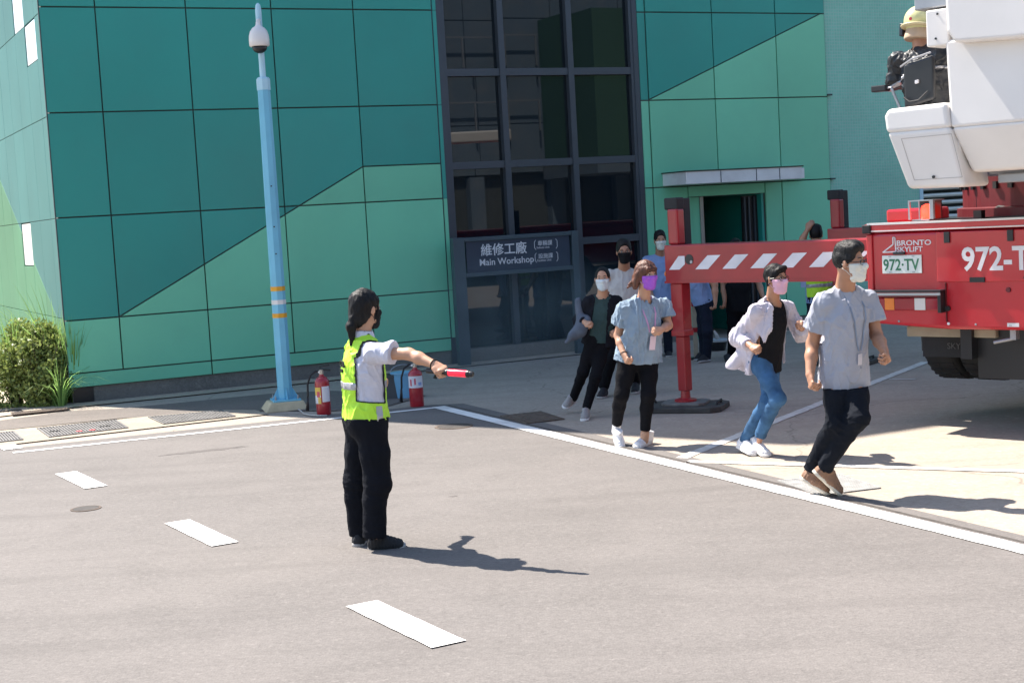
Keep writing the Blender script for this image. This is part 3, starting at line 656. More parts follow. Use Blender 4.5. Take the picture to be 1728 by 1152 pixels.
# tail lights under their guard
tl = tb((-6.80, wR - .05, 1.045), (-6.20, wR - .001, 1.155), 'tail_light', mat('lens_red', (.28, .008, .02), .12, coat=.6), bevel=.012)
tb((-6.70, wR - .056, 1.05), (-6.61, wR - .0505, 1.15), 'indicator_lens', mat('lens_amber', (.75, .20, .02), .15, coat=.5), tl, bevel=.003)
tb((-6.42, wR - .056, 1.05), (-6.32, wR - .0505, 1.15), 'reversing_lens', mat('lens_clear', (.62, .60, .58), .15, coat=.5), tl, bevel=.003)
tb((-6.83, wR - .09, 1.20), (-6.16, wR - .002, 1.218), 'light_guard', M_bplast, bevel=.003)
tb((-6.83, wR - .095, 1.175), (-6.16, wR - .085, 1.195), 'guard_strip', M_grey)
tb((-6.19, wR - .09, 1.03), (-6.16, wR - .002, 1.198), 'light_guard', M_bplast, bevel=.003)
mb = MB(); mb.lathe(TW(-6.14, wR - .002, 1.06), (-R2, -R2, 0), [(.022, 0), (.022, .02)], 12); build(mb, 'buffer', M_black, trk)
mb = MB(); mb.lathe(TW(-5.61, wR - .0, 1.21), (-R2, -R2, 0), [(.02, 0), (.02, .012)], 12); build(mb, 'plug', M_darkred, trk)
tb((-5.63, wR - .003, .915), (-5.53, wR - .001, .945), 'notice', M_lw)
tt('--', -5.615, .917, .04, M_bplast, wR - .004, 'notice_print')
mb = MB(); mb.lathe(TW(-6.14, wR - .002, .935), (-R2, -R2, 0), [(.012, 0), (.012, .01)], 10); build(mb, 'reflector', M_lw, trk)
for u, z in ((-4.95, 1.62), (-6.19, 1.66), (-6.19, 1.31), (-5.3, .93), (-6.6, .95), (-5.9, .93), (-4.6, 1.1)):
    mb = MB(); mb.lathe(TW(u, wR - .001, z), (-R2, -R2, 0), [(.009, 0), (.009, .006), (.004, .008)], 8); build(mb, 'bolt', M_grey, trk)
mb = MB(); mb.tube([TW(-5.45, wR - .02, 1.31), TW(-5.45, wR - .06, 1.31), TW(-5.25, wR - .06, 1.31), TW(-5.25, wR - .02, 1.31)], .010, 8); build(mb, 'grab_handle', M_bplast, lid)
mb = MB(); mb.tube([TW(-6.05, wR + .5, 1.80), TW(-5.9, wR + .45, 1.86), TW(-5.7, wR + .5, 1.83), TW(-5.5, wR + .7, 1.9), TW(-5.3, wR + 1.0, 2.0)], .022, 8); build(mb, 'hydraulic_hose', M_black, trk, smooth=True)
# beacon in its cage on the deck
bc = tb((-6.46, wR + .02, 1.79), (-6.30, wR + .18, 1.80), 'beacon_base', M_grey)
M_bea = mat('beacon_red', (.9, .03, .015), .2, emit=3.0)
mb = MB(); mb.lathe(TW(-6.36, wR + .10, 1.80), (0, 0, 1), [(.050, 0), (.054, .02), (.054, .08), (.042, .11), (.01, .125)], 18); build(mb, 'beacon_lens', M_bea, bc, smooth=True)
tb((-6.47, wR + .17, 1.80), (-6.27, wR + .185, 1.95), 'beacon_cage', M_bplast, bc)
for a, b_ in (((-6.48, wR + .0, 1.80), (-6.465, wR + .02, 1.95)), ((-6.285, wR + .0, 1.80), (-6.25, wR + .03, 1.95)), ((-6.48, wR + .0, 1.95), (-6.25, wR + .19, 1.96)), ((-6.48, wR + .17, 1.80), (-6.465, wR + .185, 1.95))): tb(a, b_, 'beacon_cage', M_grey, bc)
tb((-6.0, wR + .2, 1.777), (-5.93, wR + .27, 1.85), 'deck_lamp', M_bplast)
for u in (-6.18, -6.12): tb((u, wR + .6, 1.777), (u + .02, wR + .62, 2.1), 'boom_rest', M_bplast)
# turntable and underframe
mb = MB(); mb.lathe(TW(-5.63, wR + 1.40, 0), (0, 0, 1), [(1.02, 1.777), (1.02, 1.86), (.97, 1.87), (.97, 2.14), (.9, 2.15)], 48); build(mb, 'turntable', M_darkred, trk, bevel=.0)
mb = MB()
for i in range(40):
    a = i * 2 * math.pi / 40; c = TW(-5.63, wR + 1.40, 0); mb.boxf(lambda r, q, z: c + np.array([r * math.cos(a) - q * math.sin(a), r * math.sin(a) + q * math.cos(a), z]), (.97, -.02, 2.02), (.995, .02, 2.08))
build(mb, 'bolt_ring', M_bplast, trk)
tb((-6.6, wR + .3, 1.776), (-4.6, wR + 3.6, 1.79), 'deck_plate', M_bplast)
for u in (-6.1, -5.15): tb((u - .05, wR + .2, .62), (u + .05, wR + 8, .88), 'chassis_rail', M_bplast)
tb((-6.68, wR + .25, .795), (-5.86, wR + .35, .885), 'underrun_bar', mat('bar_beige', (.30, .27, .20), .6, var=.2), bevel=.01)
tb((-5.66, wR + .1, .80), (-5.61, wR + .16, .93), 'bracket', M_grey); mb = MB(); mb.tube([TW(-5.63, wR + .13, .81), TW(-5.80, wR + .10, .775)], .014, 8); build(mb, 'tow_lever', M_grey, trk)
tb((-6.05, wR + .3, .45), (-5.2, wR + .32, .88), 'panel', M_bplast)
tb((-6.80, 11.95, .62), (-6.10, 12.9, .90), 'wheel_arch', M_bplast)
fl = tb((-6.74, 11.86, .58), (-6.02, 11.875, .90), 'mud_flap', M_black)
tt('SKYLIFT', -6.50, .655, .075, mat('flap_grey', (.10, .10, .10), .7), 11.853, 'flap_lettering', fl)
def wheel(u0, u1, w_, z, R=.5):
    c = (u0 + u1) / 2; hw = (u1 - u0) / 2; ax = np.array([R2, -R2, 0]); m_ = TW(c, w_, z)
    mb = MB(); mb.lathe(m_, ax, [(R * .60, -hw * .8), (R * .9, -hw), (R * .975, -hw * .86), (R, -hw * .6), (R, hw * .6), (R * .975, hw * .86), (R * .9, hw), (R * .60, hw * .8)], 44); wh = auto_smooth(build(mb, 'wheel', M_tyre, trk), 50)
    mb = MB(); mb.lathe(m_, ax, [(.05, -hw * .82), (R * .35, -hw * .75), (R * .5, -hw * .5), (R * .6, -hw * .84), (R * .6, hw * .84), (R * .5, hw * .5), (R * .35, hw * .75), (.05, hw * .82)], 30); build(mb, 'rim', M_grey, wh)
    mb = MB()
    for i in range(36):
        a = i * 2 * math.pi / 36; f = np.array([R2, R2, 0]) * math.cos(a) + np.array([0, 0, 1.]) * math.sin(a); g = -np.array([R2, R2, 0]) * math.sin(a) + np.array([0, 0, 1.]) * math.cos(a)
        mb.boxf(lambda p, q, r: m_ + ax * p + g * q + f * r, (-hw * .8, -.014, R * .985), (-hw * .08, .014, R * 1.012)); mb.boxf(lambda p, q, r: m_ + ax * p + g * q + f * r, (hw * .08, -.014, R * .985), (hw * .8, .014, R * 1.012))
    tag(build(mb, 'tread', M_tyre, wh), kind='stuff')
for u0, u1 in ((-6.84, -6.53), (-6.50, -6.19), (-5.05, -4.75), (-4.72, -4.42)): wheel(u0, u1, 12.42, .79, .46)
for u0, u1 in ((-6.9, -6.6), (-4.7, -4.4)): wheel(u0, u1, 17.2, .78)
# outriggers
def outrigger(wj, ul, um, near):
    bm_ = tb((ul + .0, wj - .14, 1.27), (um, wj + .14, 1.645), 'outrigger_beam', M_jred, bevel=.012)
    tb((ul - .004, wj - .15, 1.27), (um, wj - .141, 1.29), 'beam_flange', M_jred, bm_)
    if near:
        for k in range(9):
            u = -9.345 + k * .326 + (.0 if k == 0 else .0)
            if u + .3 > um + .1: break
            w1 = .155 if k else .10
            pts = [(u, 1.402), (u + .155, 1.402), (u + .155 + (.155 if k else .135), 1.535), (u + .155 if k else u + .18, 1.535)]
            if k == 0: pts = [(u, 1.402), (u + .13, 1.402), (u + .20, 1.455), (u + .20, 1.535), (u + .125, 1.535)]
            tpoly(pts, wj - .143, .002, 'stripe', M_lw, bm_)
        mb = MB(); mb.lathe(TW(-9.09, wj - .139, 1.50), (-R2, -R2, 0), [(.050, 0), (.050, .006), (.006, .007)], 20); build(mb, 'lifting_eye', M_bplast, bm_)
        mb = MB(); mb.lathe(TW(-9.06, wj - .14, 1.475), (-R2, -R2, 0), [(.016, 0), (.016, .012)], 10); build(mb, 'pin', M_grey, bm_)
        mb = MB(); mb.lathe(TW(ul + .0, wj - .10, 1.36), (-R2, R2, 0), [(.028, 0), (.028, .02)], 12); build(mb, 'side_marker', mat('marker_orange', (.8, .2, .02), .3), bm_)
    uj = ul + .115
    tb((uj - .145, wj + .02, 1.30), (uj + .03, wj + .13, 2.10), 'cylinder_guard', M_black, bm_, bevel=.012)
    tb((uj - .125, wj - .10, 1.99), (uj + .045, wj + .019, 2.11), 'cylinder_cap', M_black, bm_, bevel=.015)
    tb((uj - .085, wj - .11, 1.646), (uj + .045, wj + .01, 2.0), 'cylinder', M_jred, bm_, bevel=.02)
    tb((uj - .075, wj - .12, .74), (uj + .070, wj + .02, 1.269), 'jack_sleeve', M_jred, bm_, bevel=.012)
    tb((uj - .083, wj - .128, .74), (uj + .078, wj + .028, .80), 'sleeve_collar', M_jred, bm_, bevel=.006)
    tb((uj - .055, wj - .10, .19), (uj + .05, wj + .005, .739), 'jack_leg', M_jred, bm_, bevel=.012)
    c = TW(uj - .002, wj - .05, 0); zt = .085
    mb = MB(); mb.lathe(c, (0, 0, 1), [(.11, zt), (.11, zt + .02), (.05, zt + .035), (.045, .195)], 20); build(mb, 'jack_foot', M_jred, bm_)
    return c
c1 = outrigger(wB + .14, -9.40, UL + .1, True)
c2 = outrigger(15.74, -10.1, UL + .1, False)
c3 = outrigger(wB + .14, -4.2, -4.0, False)
M_pad = mat('pad_black', (.055, .05, .045), .8, var=.3, scale=8, bump=.3, bscale=30)
def pad(label, c, ang):
    t = thing('outrigger_pad', label, 'outrigger pad', (c[0], c[1], 0), 'outrigger pads'); ca, sa = math.cos(ang), math.sin(ang)
    f = lambda a, b_, z: np.array([c[0] + a * ca - b_ * sa, c[1] + a * sa + b_ * ca, z])
    o = .09; q = [(-.40 + o, -.30), (.40 - o, -.30), (.40, -.30 + o), (.40, .30 - o), (.40 - o, .30), (-.40 + o, .30), (-.40, .30 - o), (-.40, -.30 + o)]
    mb = MB(); mb.prism([f(a, b_, .0) for a, b_ in q], (0, 0, .055)); build(mb, 'slab', M_pad, t, bevel=.01)
    mb = MB(); mb.prism([f(a * .55, b_ * .6, .0555) for a, b_ in q], (0, 0, .03)); build(mb, 'plate', M_grate, t, bevel=.006)
    for sx in (-1, 1):
        mb = MB(); mb.tube([f(sx * .33, -.1, .05), f(sx * .34, -.09, .085), f(sx * .34, .09, .085), f(sx * .33, .1, .05)], .012, 8); build(mb, 'handle', M_black, t)
pad('black plastic pad under the nearer striped outrigger jack', c1, -.35)
pad('black pad under the farther outrigger jack, beyond the red beam', c2, -.6)
pad('black pad under the outrigger jack on the far side, outside the right edge', c3, -.4)
# white rescue cage hanging over the rear: lockers, shell, control box
cg = tpoly([(-5.61, 3.14), (-5.585, 2.49), (-3.15, 2.49), (-3.15, 3.14)], wC, .06, 'rescue_cage', M_white, bevel=.025, seg=3)
mb = MB()   # the shell's lower part slopes in under the cage
mb.hexa([TW(-5.515, wC + .17, 2.15), TW(-3.2, wC + .17, 2.15), TW(-3.2, wC + .40, 2.15), TW(-5.515, wC + .40, 2.15), TW(-5.588, wC - .004, 2.495), TW(-3.15, wC - .004, 2.495), TW(-3.15, wC + .40, 2.495), TW(-5.588, wC + .40, 2.495)])
build(mb, 'lower_shell', M_white, cg, bevel=.035, seg=4)
tb((-5.60, wC + .061, 2.2), (-5.55, wC + 1.25, 3.13), 'side_panel', M_white, cg, bevel=.02)
tb((-5.5, wC + .42, 2.13), (-3.2, wC + 1.3, 2.18), 'floor', M_grey, cg)
lk = tpoly([(-6.115, 2.49), (-6.13, 2.62), (-6.10, 2.675), (-5.60, 2.682), (-5.575, 2.49)], wC - .03, .52, 'side_locker', M_white, cg, bevel=.035, seg=4)
mb = MB(); mb.hexa([TW(-6.00, wC + .07, 2.055), TW(-5.52, wC + .07, 2.045), TW(-5.52, wC + .48, 2.045), TW(-6.00, wC + .48, 2.055), TW(-6.113, wC - .026, 2.50), TW(-5.577, wC - .026, 2.50), TW(-5.577, wC + .48, 2.50), TW(-6.113, wC + .48, 2.50)])
build(mb, 'locker_door', M_white, cg, bevel=.035, seg=4)
# lid seams on the locker
for (a, b_) in (((-5.99, 2.44), (-5.57, 2.445)), ((-5.99, 2.44), (-5.93, 2.12)), ((-5.57, 2.445), (-5.53, 2.12)), ((-5.93, 2.12), (-5.53, 2.12))):
    sl_ = lambda z: wC - .027 + (2.50 - z) / .45 * .096; mb = MB(); mb.tube([TW(a[0], sl_(a[1]), a[1]), TW(b_[0], sl_(b_[1]), b_[1])], .0022, 5); build(mb, 'lid_seam', mat('seam_grey', (.42, .38, .36), .6), cg)
mb = MB(); mb.lathe(TW(-5.76, wC + .045, 2.135), (-R2, -R2, 0), [(.012, 0), (.012, .008)], 10); build(mb, 'lock', M_bplast, cg)
# upper shell, rounded, set proud of the lower one
tpoly([(-5.545, 3.75), (-5.53, 3.19), (-5.47, 3.10), (-5.0, 3.075), (-4.6, 3.085), (-4.0, 3.10), (-3.4, 3.15), (-3.3, 3.75)], wC - .12, .30, 'upper_shell', M_white, cg, bevel=.03, seg=4)
tb((-5.76, wC + .0, 3.105), (-5.575, wC + .25, 3.375), 'control_box', M_white, cg, bevel=.012)
for u, z in ((-5.66, 3.34), (-5.68, 3.16)):
    mb = MB(); mb.lathe(TW(u, wC - .001, z), (-R2, -R2, 0), [(.009, 0), (.009, .005)], 10); build(mb, 'screw', M_bplast, cg)
tb((-5.88, wC + .05, 3.395), (-5.56, wC + .45, 3.60), 'top_box', M_grey, cg, bevel=.01)
tb((-5.62, wC + .1, 3.14), (-5.58, wC + .14, 3.5), 'cage_post', M_white, cg)
# boom under and behind the cage
tb((-5.40, wC + .35, 2.06), (-4.1, wC + .95, 2.13), 'cage_bearer', M_grey, cg, bevel=.01)
bo = tb((-5.78, wC + 1.0, 3.55), (-5.48, wC + 6.0, 3.78), 'boom', M_white, bevel=.04, seg=3)
tb((-5.52, wC + .7, 2.9), (-5.2, wC + 1.1, 3.7), 'boom_knuckle', M_grey, bo, bevel=.03)
tb((-5.95, wR + 1.0, 2.151), (-5.3, wR + 2.2, 3.54), 'boom_pedestal', M_darkred, bevel=.02)
# cab at the far front
cb = tb((UL, wR + 8.45, .6), (UR, wR + 10.6, 2.75), 'cab', M_red, bevel=.08, seg=4)
tb((UL - .01, wR + 8.9, 1.7), (UL - .002, wR + 10.1, 2.45), 'side_window', M_glass, cb)
tb((UL + .2, wR + 10.602, 1.6), (UR - .2, wR + 10.61, 2.5), 'windscreen', M_glass, cb)
tb((-6.22, wC + .50, 2.12), (-5.58, wC + 1.3, 2.17), 'side_floor', M_grey, cg)
tb((-6.20, wC + .50, 2.17), (-6.17, wC + 1.3, 2.62), 'side_panel', M_white, cg, bevel=.01)
tb((-6.14, wC + .40, 2.17), (-5.72, wC + .80, 2.56), 'seat', M_bplast, cg, bevel=.02)
tb((-6.40, wC + .25, 2.835), (-6.27, wC + .33, 2.885), 'joystick_box', M_bplast, cg, bevel=.008)
mb = MB(); mb.tube([TW(-6.16, wC + .30, 2.66), TW(-6.24, wC + .29, 2.86), TW(-6.28, wC + .29, 2.86)], .012, 8); build(mb, 'rail', M_grey, cg)

# ------------------------------------------------------------------ small things beyond the outrigger
p = G(1212, 591); t = thing('wash_basin', 'dark round tub with a pale rim on the ground by the doorway', 'tub', (p[0], p[1], 0))
mb = MB(); mb.lathe((p[0], p[1], 0), (0, 0, 1), [(.10, .004), (.135, .14), (.13, .145), (.02, .12)], 24); build(mb, 'tub_wall', M_bplast, t)
mb = MB(); mb.lathe((p[0], p[1], 0), (0, 0, 1), [(.12, .12), (.145, .125), (.15, .15), (.12, .16), (.02, .15)], 24); build(mb, 'rim', mat('tub_rim', (.42, .47, .50), .5), t)
mb = MB(); mb.tube([(p[0] + .0, p[1], .16), (p[0] - .02, p[1] - .02, .22), (p[0] - .05, p[1] - .01, .28)], [.03, .025, .012], 8); build(mb, 'rag', mat('rag_white', (.5, .48, .45), .9, bump=.5, bscale=40), t)
p = G(1175, 606); t = thing('barrier_post', 'thin beige wooden post with red bands behind the nearer jack', 'post', (p[0], p[1], 0))
mb = MB(); mb.boxf(lambda a, b_, c: np.array([p[0] + a, p[1] + b_, c]), (-.028, -.02, 0), (.028, .02, .75)); build(mb, 'stake', mat('stake_wood', (.36, .30, .22), .8, var=.2), t)
for z in (.36, .70): mb = MB(); mb.boxf(lambda a, b_, c: np.array([p[0] + a, p[1] + b_, c]), (-.032, -.024, z), (.032, .024, z + .06)); build(mb, 'band', M_jred, t)
mb = MB(); mb.boxf(lambda a, b_, c: np.array([p[0] + a, p[1] + b_, c]), (-.10, -.08, 0), (.10, .08, .03)); build(mb, 'foot', M_bplast, t, bevel=.006)

# ------------------------------------------------------------------ planting at the left corner
def leafmat(name, col, tr=.35):
    m = bpy.data.materials.new(name); m.use_nodes = True; n = m.node_tree; b = n.nodes['Principled BSDF']
    oi = n.nodes.new('ShaderNodeNewGeometry'); cr = n.nodes.new('ShaderNodeMapRange'); cr.inputs[3].default_value = .55; cr.inputs[4].default_value = 1.6
    n.links.new(oi.outputs['Random Per Island'], cr.inputs[0])
    v = n.nodes.new('ShaderNodeVectorMath'); v.operation = 'SCALE'; v.inputs[0].default_value = col; n.links.new(cr.outputs[0], v.inputs['Scale']); n.links.new(v.outputs[0], b.inputs['Base Color'])
    b.inputs['Roughness'].default_value = .5
    ts = n.nodes.new('ShaderNodeBsdfTranslucent'); n.links.new(v.outputs[0], ts.inputs[0]); mx = n.nodes.new('ShaderNodeMixShader'); mx.inputs[0].default_value = tr
    n.links.new(b.outputs[0], mx.inputs[1]); n.links.new(ts.outputs[0], mx.inputs[2]); n.links.new(mx.outputs[0], n.nodes['Material Output'].inputs[0]); return m
M_leaf = leafmat('shrub_leaf', (.25, .30, .085)); M_blade = leafmat('grass_blade', (.22, .36, .10), .45); M_stem = mat('stem_brown', (.08, .055, .035), .9)
def shrub(label, c, rx, ry, h, n_, seed):
    r = np.random.default_rng(seed); t = thing('leafy_shrub', label, 'shrub', (c[0], c[1], 0))
    mb = MB()
    lobes = [(r.uniform(-.6, .6) * rx, r.uniform(-.6, .6) * ry, r.uniform(.12, .78) * h, r.uniform(.2, .52)) for _ in range(12)]
    for i in range(n_):
        lo = lobes[r.integers(len(lobes))]; d = r.normal(size=3); d /= np.linalg.norm(d); rad = lo[3] * (r.uniform(.55, 1.05))
        p_ = np.array([c[0] + lo[0] + d[0] * rad * rx * 1.1, c[1] + lo[1] + d[1] * rad * ry * 1.1, max(.02, lo[2] + d[2] * rad * h * .75)])
        L = r.uniform(.03, .07); a = r.normal(size=3) + np.array([0, 0, .5]); a /= np.linalg.norm(a); b_ = np.cross(a, r.normal(size=3)); b_ /= np.linalg.norm(b_)
        tip = p_ + a * L; m1 = p_ + a * L * .45 + b_ * L * .3; m2 = p_ + a * L * .45 - b_ * L * .3
        mb.add([p_, m1, tip, m2], [(0, 1, 2, 3)])
    tag(build(mb, 'foliage', M_leaf, t, fix=False), kind='stuff')
    mb = MB()
    for i in range(22):
        a = r.uniform(0, 6.28); q = np.array([c[0] + .25 * rx * math.cos(a), c[1] + .25 * ry * math.sin(a), 0]); e = np.array([c[0] + r.uniform(-.8, .8) * rx, c[1] + r.uniform(-.8, .8) * ry, h * r.uniform(.5, .95)])
        mb.tube([q, (q + e) / 2 + r.normal(size=3) * .04, e], [.010, .007, .003], 5)
    build(mb, 'stems', M_stem, t)
def tuft(label, c, n_, Lr, seed, spread=.5, lean=(0, 0)):
    r = np.random.default_rng(seed); t = thing('grass_tuft', label, 'grass plant', (c[0], c[1], 0)); mb = MB()
    for i in range(n_):
        a = r.uniform(0, 6.28); d = np.array([math.cos(a), math.sin(a), 0]); L = r.uniform(*Lr); sp = r.uniform(.1, spread)
        side = np.array([-d[1], d[0], 0]) * r.uniform(.005, .010); p0 = np.array([c[0], c[1], 0]) + d * r.uniform(0, .08); P = []
        for k in range(6):
            u = k / 5; q = p0 + (d * sp + np.array([lean[0], lean[1], 0])) * L * u ** 1.7 + np.array([0, 0, L * (u - .35 * sp * u ** 3 * 1.6)]); wd = (1 - u ** 2) * 1.
            P += [q - side * wd, q + side * wd]
        mb.add(P, [(2 * k, 2 * k + 2, 2 * k + 3, 2 * k + 1) for k in range(5)])
    tag(build(mb, 'blades', M_blade, t, fix=False), kind='stuff')
b0 = G(86, 688); shrub('dense small-leaved shrub at the building corner, nearest the dark gap', (b0[0] - .10, b0[1] + .27), .36, .34, .95, 9500, 3)
b1 = G(25, 690); shrub('sunlit yellow green shrub at the left edge of the photo', (b1[0] + .02, b1[1] + .35), .60, .50, 1.08, 13000, 4)
shrub('low shrub mostly outside the left edge of the photo', (b1[0] - .75, b1[1] + .3), .55, .42, .95, 6000, 5)
tuft('long arching grass rising over the shrubs by the side wall', (b1[0] + .30, b1[1] + .75), 130, (1.1, 1.75), 6, .8, (-.25, 0))
shrub('low loose shrub spilling over the kerb in front of the side wall', (b1[0] + .38, b1[1] + .05), .34, .22, .55, 4500, 15)
tuft('sunlit grass standing up out of the shrub at the left edge', (b1[0] - .12, b1[1] + .45), 110, (.9, 1.45), 16, .6, (-.1, 0))
tuft('bright grass between the two tall shrubs', (b1[0] + .42, b1[1] + .45), 120, (.8, 1.3), 17, .55, (.12, 0))
tuft('upright bright grass against the building corner', (b0[0] + .20, b0[1] + .35), 90, (.8, 1.35), 8, .28)
tuft('drooping pale grass at the foot of the corner shrub', (b0[0] + .12, b0[1] + .02), 60, (.5, .85), 9, 1.2)
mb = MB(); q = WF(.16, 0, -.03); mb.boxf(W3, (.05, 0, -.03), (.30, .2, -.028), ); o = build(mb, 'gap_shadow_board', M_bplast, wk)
# ------------------------------------------------------------------ people: implicit surfaces meshed by surface nets
def nrm(v): v = np.array(v, float); return v / (np.linalg.norm(v) + 1e-9)
class Field:
    def __init__(s, lo, hi, h):
        s.lo = np.array(lo, float); s.h = h; s.n = np.maximum(4, np.ceil((np.array(hi) - s.lo) / h).astype(int) + 1)
        s.ax = [(s.lo[i] + h * np.arange(s.n[i])).astype(np.float32) for i in range(3)]
        s.d = np.full(tuple(s.n), 1., np.float32)
    def _sub(s, lo, hi):
        a = np.clip(np.floor((np.array(lo) - s.lo) / s.h).astype(int), 0, s.n); b = np.clip(np.ceil((np.array(hi) - s.lo) / s.h).astype(int) + 1, 0, s.n)
        sl = tuple(slice(a[i], b[i]) for i in range(3))
        return sl, s.ax[0][sl[0]][:, None, None], s.ax[1][sl[1]][None, :, None], s.ax[2][sl[2]][None, None, :]
    def cone(s, A, B, ra, rb, k=.02, r=None, f=None, fa=1., fb=1., cut=None, sub=False):
        """tapered capsule A->B; with r,f axes the section is elliptical: ra along r, ra*fa along f"""
        A = np.array(A, float); B = np.array(B, float); R = max(ra * max(1, fa), rb * max(1, fb)) * 1.15 + k + 2.5 * s.h
        sl, X, Y, Z = s._sub(np.minimum(A, B) - R, np.maximum(A, B) + R)
        if min(q.stop - q.start for q in sl) <= 0: return s
        ab = B - A; L2 = float(ab @ ab) + 1e-12
        px, py, pz = X - np.float32(A[0]), Y - np.float32(A[1]), Z - np.float32(A[2])
        t = np.clip((px * ab[0] + py * ab[1] + pz * ab[2]) / L2, 0, 1).astype(np.float32)
        qx, qy, qz = px - t * ab[0], py - t * ab[1], pz - t * ab[2]
        if r is None: d = np.sqrt(qx * qx + qy * qy + qz * qz) - (ra + (rb - ra) * t)
        else:
            w_ = nrm(np.cross(r, f)); a = ra + (rb - ra) * t; b = ra * fa + (rb * fb - ra * fa) * t
            u = (qx * r[0] + qy * r[1] + qz * r[2]) / a; v = (qx * f[0] + qy * f[1] + qz * f[2]) / b; ww = (qx * w_[0] + qy * w_[1] + qz * w_[2]) / ((a + b) / 2)
            d = (np.sqrt(u * u + v * v + ww * ww) - 1) * np.minimum(a, b)
        if cut is not None:
            for (c, n) in (cut if isinstance(cut, list) else [cut]):
                n = nrm(n); d = np.maximum(d, (X - c[0]) * n[0] + (Y - c[1]) * n[1] + (Z - c[2]) * n[2])
        s._mix(sl, d, k, sub); return s
    def ell(s, C, ax3, rad, k=.01, sub=False):
        C = np.array(C, float); R = max(rad) + k + 2.5 * s.h
        sl, X, Y, Z = s._sub(C - R, C + R)
        if min(q.stop - q.start for q in sl) <= 0: return s
        px, py, pz = X - np.float32(C[0]), Y - np.float32(C[1]), Z - np.float32(C[2])
        l = [px * a[0] + py * a[1] + pz * a[2] for a in ax3]
        k0 = np.sqrt(sum((q / r_) ** 2 for q, r_ in zip(l, rad))); k1 = np.sqrt(sum((q / (r_ * r_)) ** 2 for q, r_ in zip(l, rad))) + 1e-6
        s._mix(sl, k0 * (k0 - 1) / k1, k, sub); return s
    def _mix(s, sl, d, k, sub):
        o = s.d[sl]
        if sub: d = -d; h = np.clip(.5 - .5 * (d - o) / -k, 0, 1) if False else None
        if sub:
            h = np.clip(.5 - .5 * (o - d) / k, 0, 1); s.d[sl] = o * (1 - h) + d * h + k * h * (1 - h)
        else:
            h = np.clip(.5 + .5 * (d - o) / k, 0, 1); s.d[sl] = d * (1 - h) + o * h - k * h * (1 - h)
    def pts(s): return s.ax[0][:, None, None], s.ax[1][None, :, None], s.ax[2][None, None, :]
    def maxf(s, fn): X, Y, Z = s.pts(); s.d = np.maximum(s.d, fn(X, Y, Z).astype(np.float32)); return s
    def cutlocal(s, C, n, R):
        sl, X, Y, Z = s._sub(np.array(C) - R, np.array(C) + R); n = nrm(n)
        pl = (X - C[0]) * n[0] + (Y - C[1]) * n[1] + (Z - C[2]) * n[2]; rr = np.sqrt((X - C[0]) ** 2 + (Y - C[1]) ** 2 + (Z - C[2]) ** 2)
        s.d[sl] = np.where(rr < R * .8, np.maximum(s.d[sl], pl), s.d[sl]); return s
    def carve_under(s, g, m):
        """where the garment g covers this one (above g's hem plane), pull this surface m inside it"""
        off = np.round((g.lo - s.lo) / s.h).astype(int); a0 = np.maximum(off, 0); b0 = np.minimum(off + g.n, s.n)
        if (b0 <= a0).any() or abs(g.h - s.h) > 1e-9: return s
        A = tuple(slice(a0[i], b0[i]) for i in range(3)); B = tuple(slice(a0[i] - off[i], b0[i] - off[i]) for i in range(3))
        hp, hn = g.hemplane; X, Y, Z = s.pts(); X, Y, Z = X[A[0]], Y[:, A[1]], Z[:, :, A[2]]
        above = ((X - hp[0]) * hn[0] + (Y - hp[1]) * hn[1] + (Z - hp[2]) * hn[2]) > .006
        gd = g.open[B] if hasattr(g, 'open') else g.d[B]
        s.d[A] = np.where(above, np.maximum(s.d[A], gd + m), s.d[A]); return s
    def copy(s):
        c = object.__new__(Field); c.lo, c.h, c.n, c.ax = s.lo, s.h, s.n, s.ax; c.d = s.d.copy()
        if hasattr(s, 'hemplane'): c.hemplane = s.hemplane
        return c
    def disp(s, fn, band=.03):
        idx = np.nonzero(np.abs(s.d) < band)
        s.d[idx] += fn(s.ax[0][idx[0]], s.ax[1][idx[1]], s.ax[2][idx[2]]).astype(np.float32); return s
    def mesh(s, off):
        d = s.d; d[0] = d[-1] = 1; d[:, 0] = d[:, -1] = 1; d[:, :, 0] = d[:, :, -1] = 1
        g = (d < 0)
        cnt = np.zeros(tuple(s.n - 1), np.int8)
        for i in (0, 1):
            for j in (0, 1):
                for k in (0, 1): cnt += g[i:s.n[0] - 1 + i, j:s.n[1] - 1 + j, k:s.n[2] - 1 + k]
        I, J, K = np.nonzero((cnt > 0) & (cnt < 8)); N = len(I)
        if N == 0: return np.zeros((0, 3)), np.zeros((0, 4), int)
        cv = {(i, j, k): d[I + i, J + j, K + k] for i in (0, 1) for j in (0, 1) for k in (0, 1)}
        acc = np.zeros((N, 3)); c = np.zeros(N)
        for a in range(3):
            for u in (0, 1):
                for v in (0, 1):
                    p = [0, 0, 0]; q = [0, 0, 0]; o = [x for x in range(3) if x != a]
                    p[o[0]] = q[o[0]] = u; p[o[1]] = q[o[1]] = v; q[a] = 1
                    A = cv[tuple(p)]; B = cv[tuple(q)]; m = (A < 0) != (B < 0)
                    t = np.where(m, A / np.where(m, A - B, 1), 0)
                    e = np.zeros((N, 3)); e[:, o[0]] = u; e[:, o[1]] = v; e[:, a] = t
                    acc += e * m[:, None]; c += m
        V = (acc / c[:, None] + np.stack([I, J, K], 1)) * s.h + s.lo - off
        ids = np.full(tuple(s.n - 1), -1, np.int32); ids[I, J, K] = np.arange(N)
        F = []
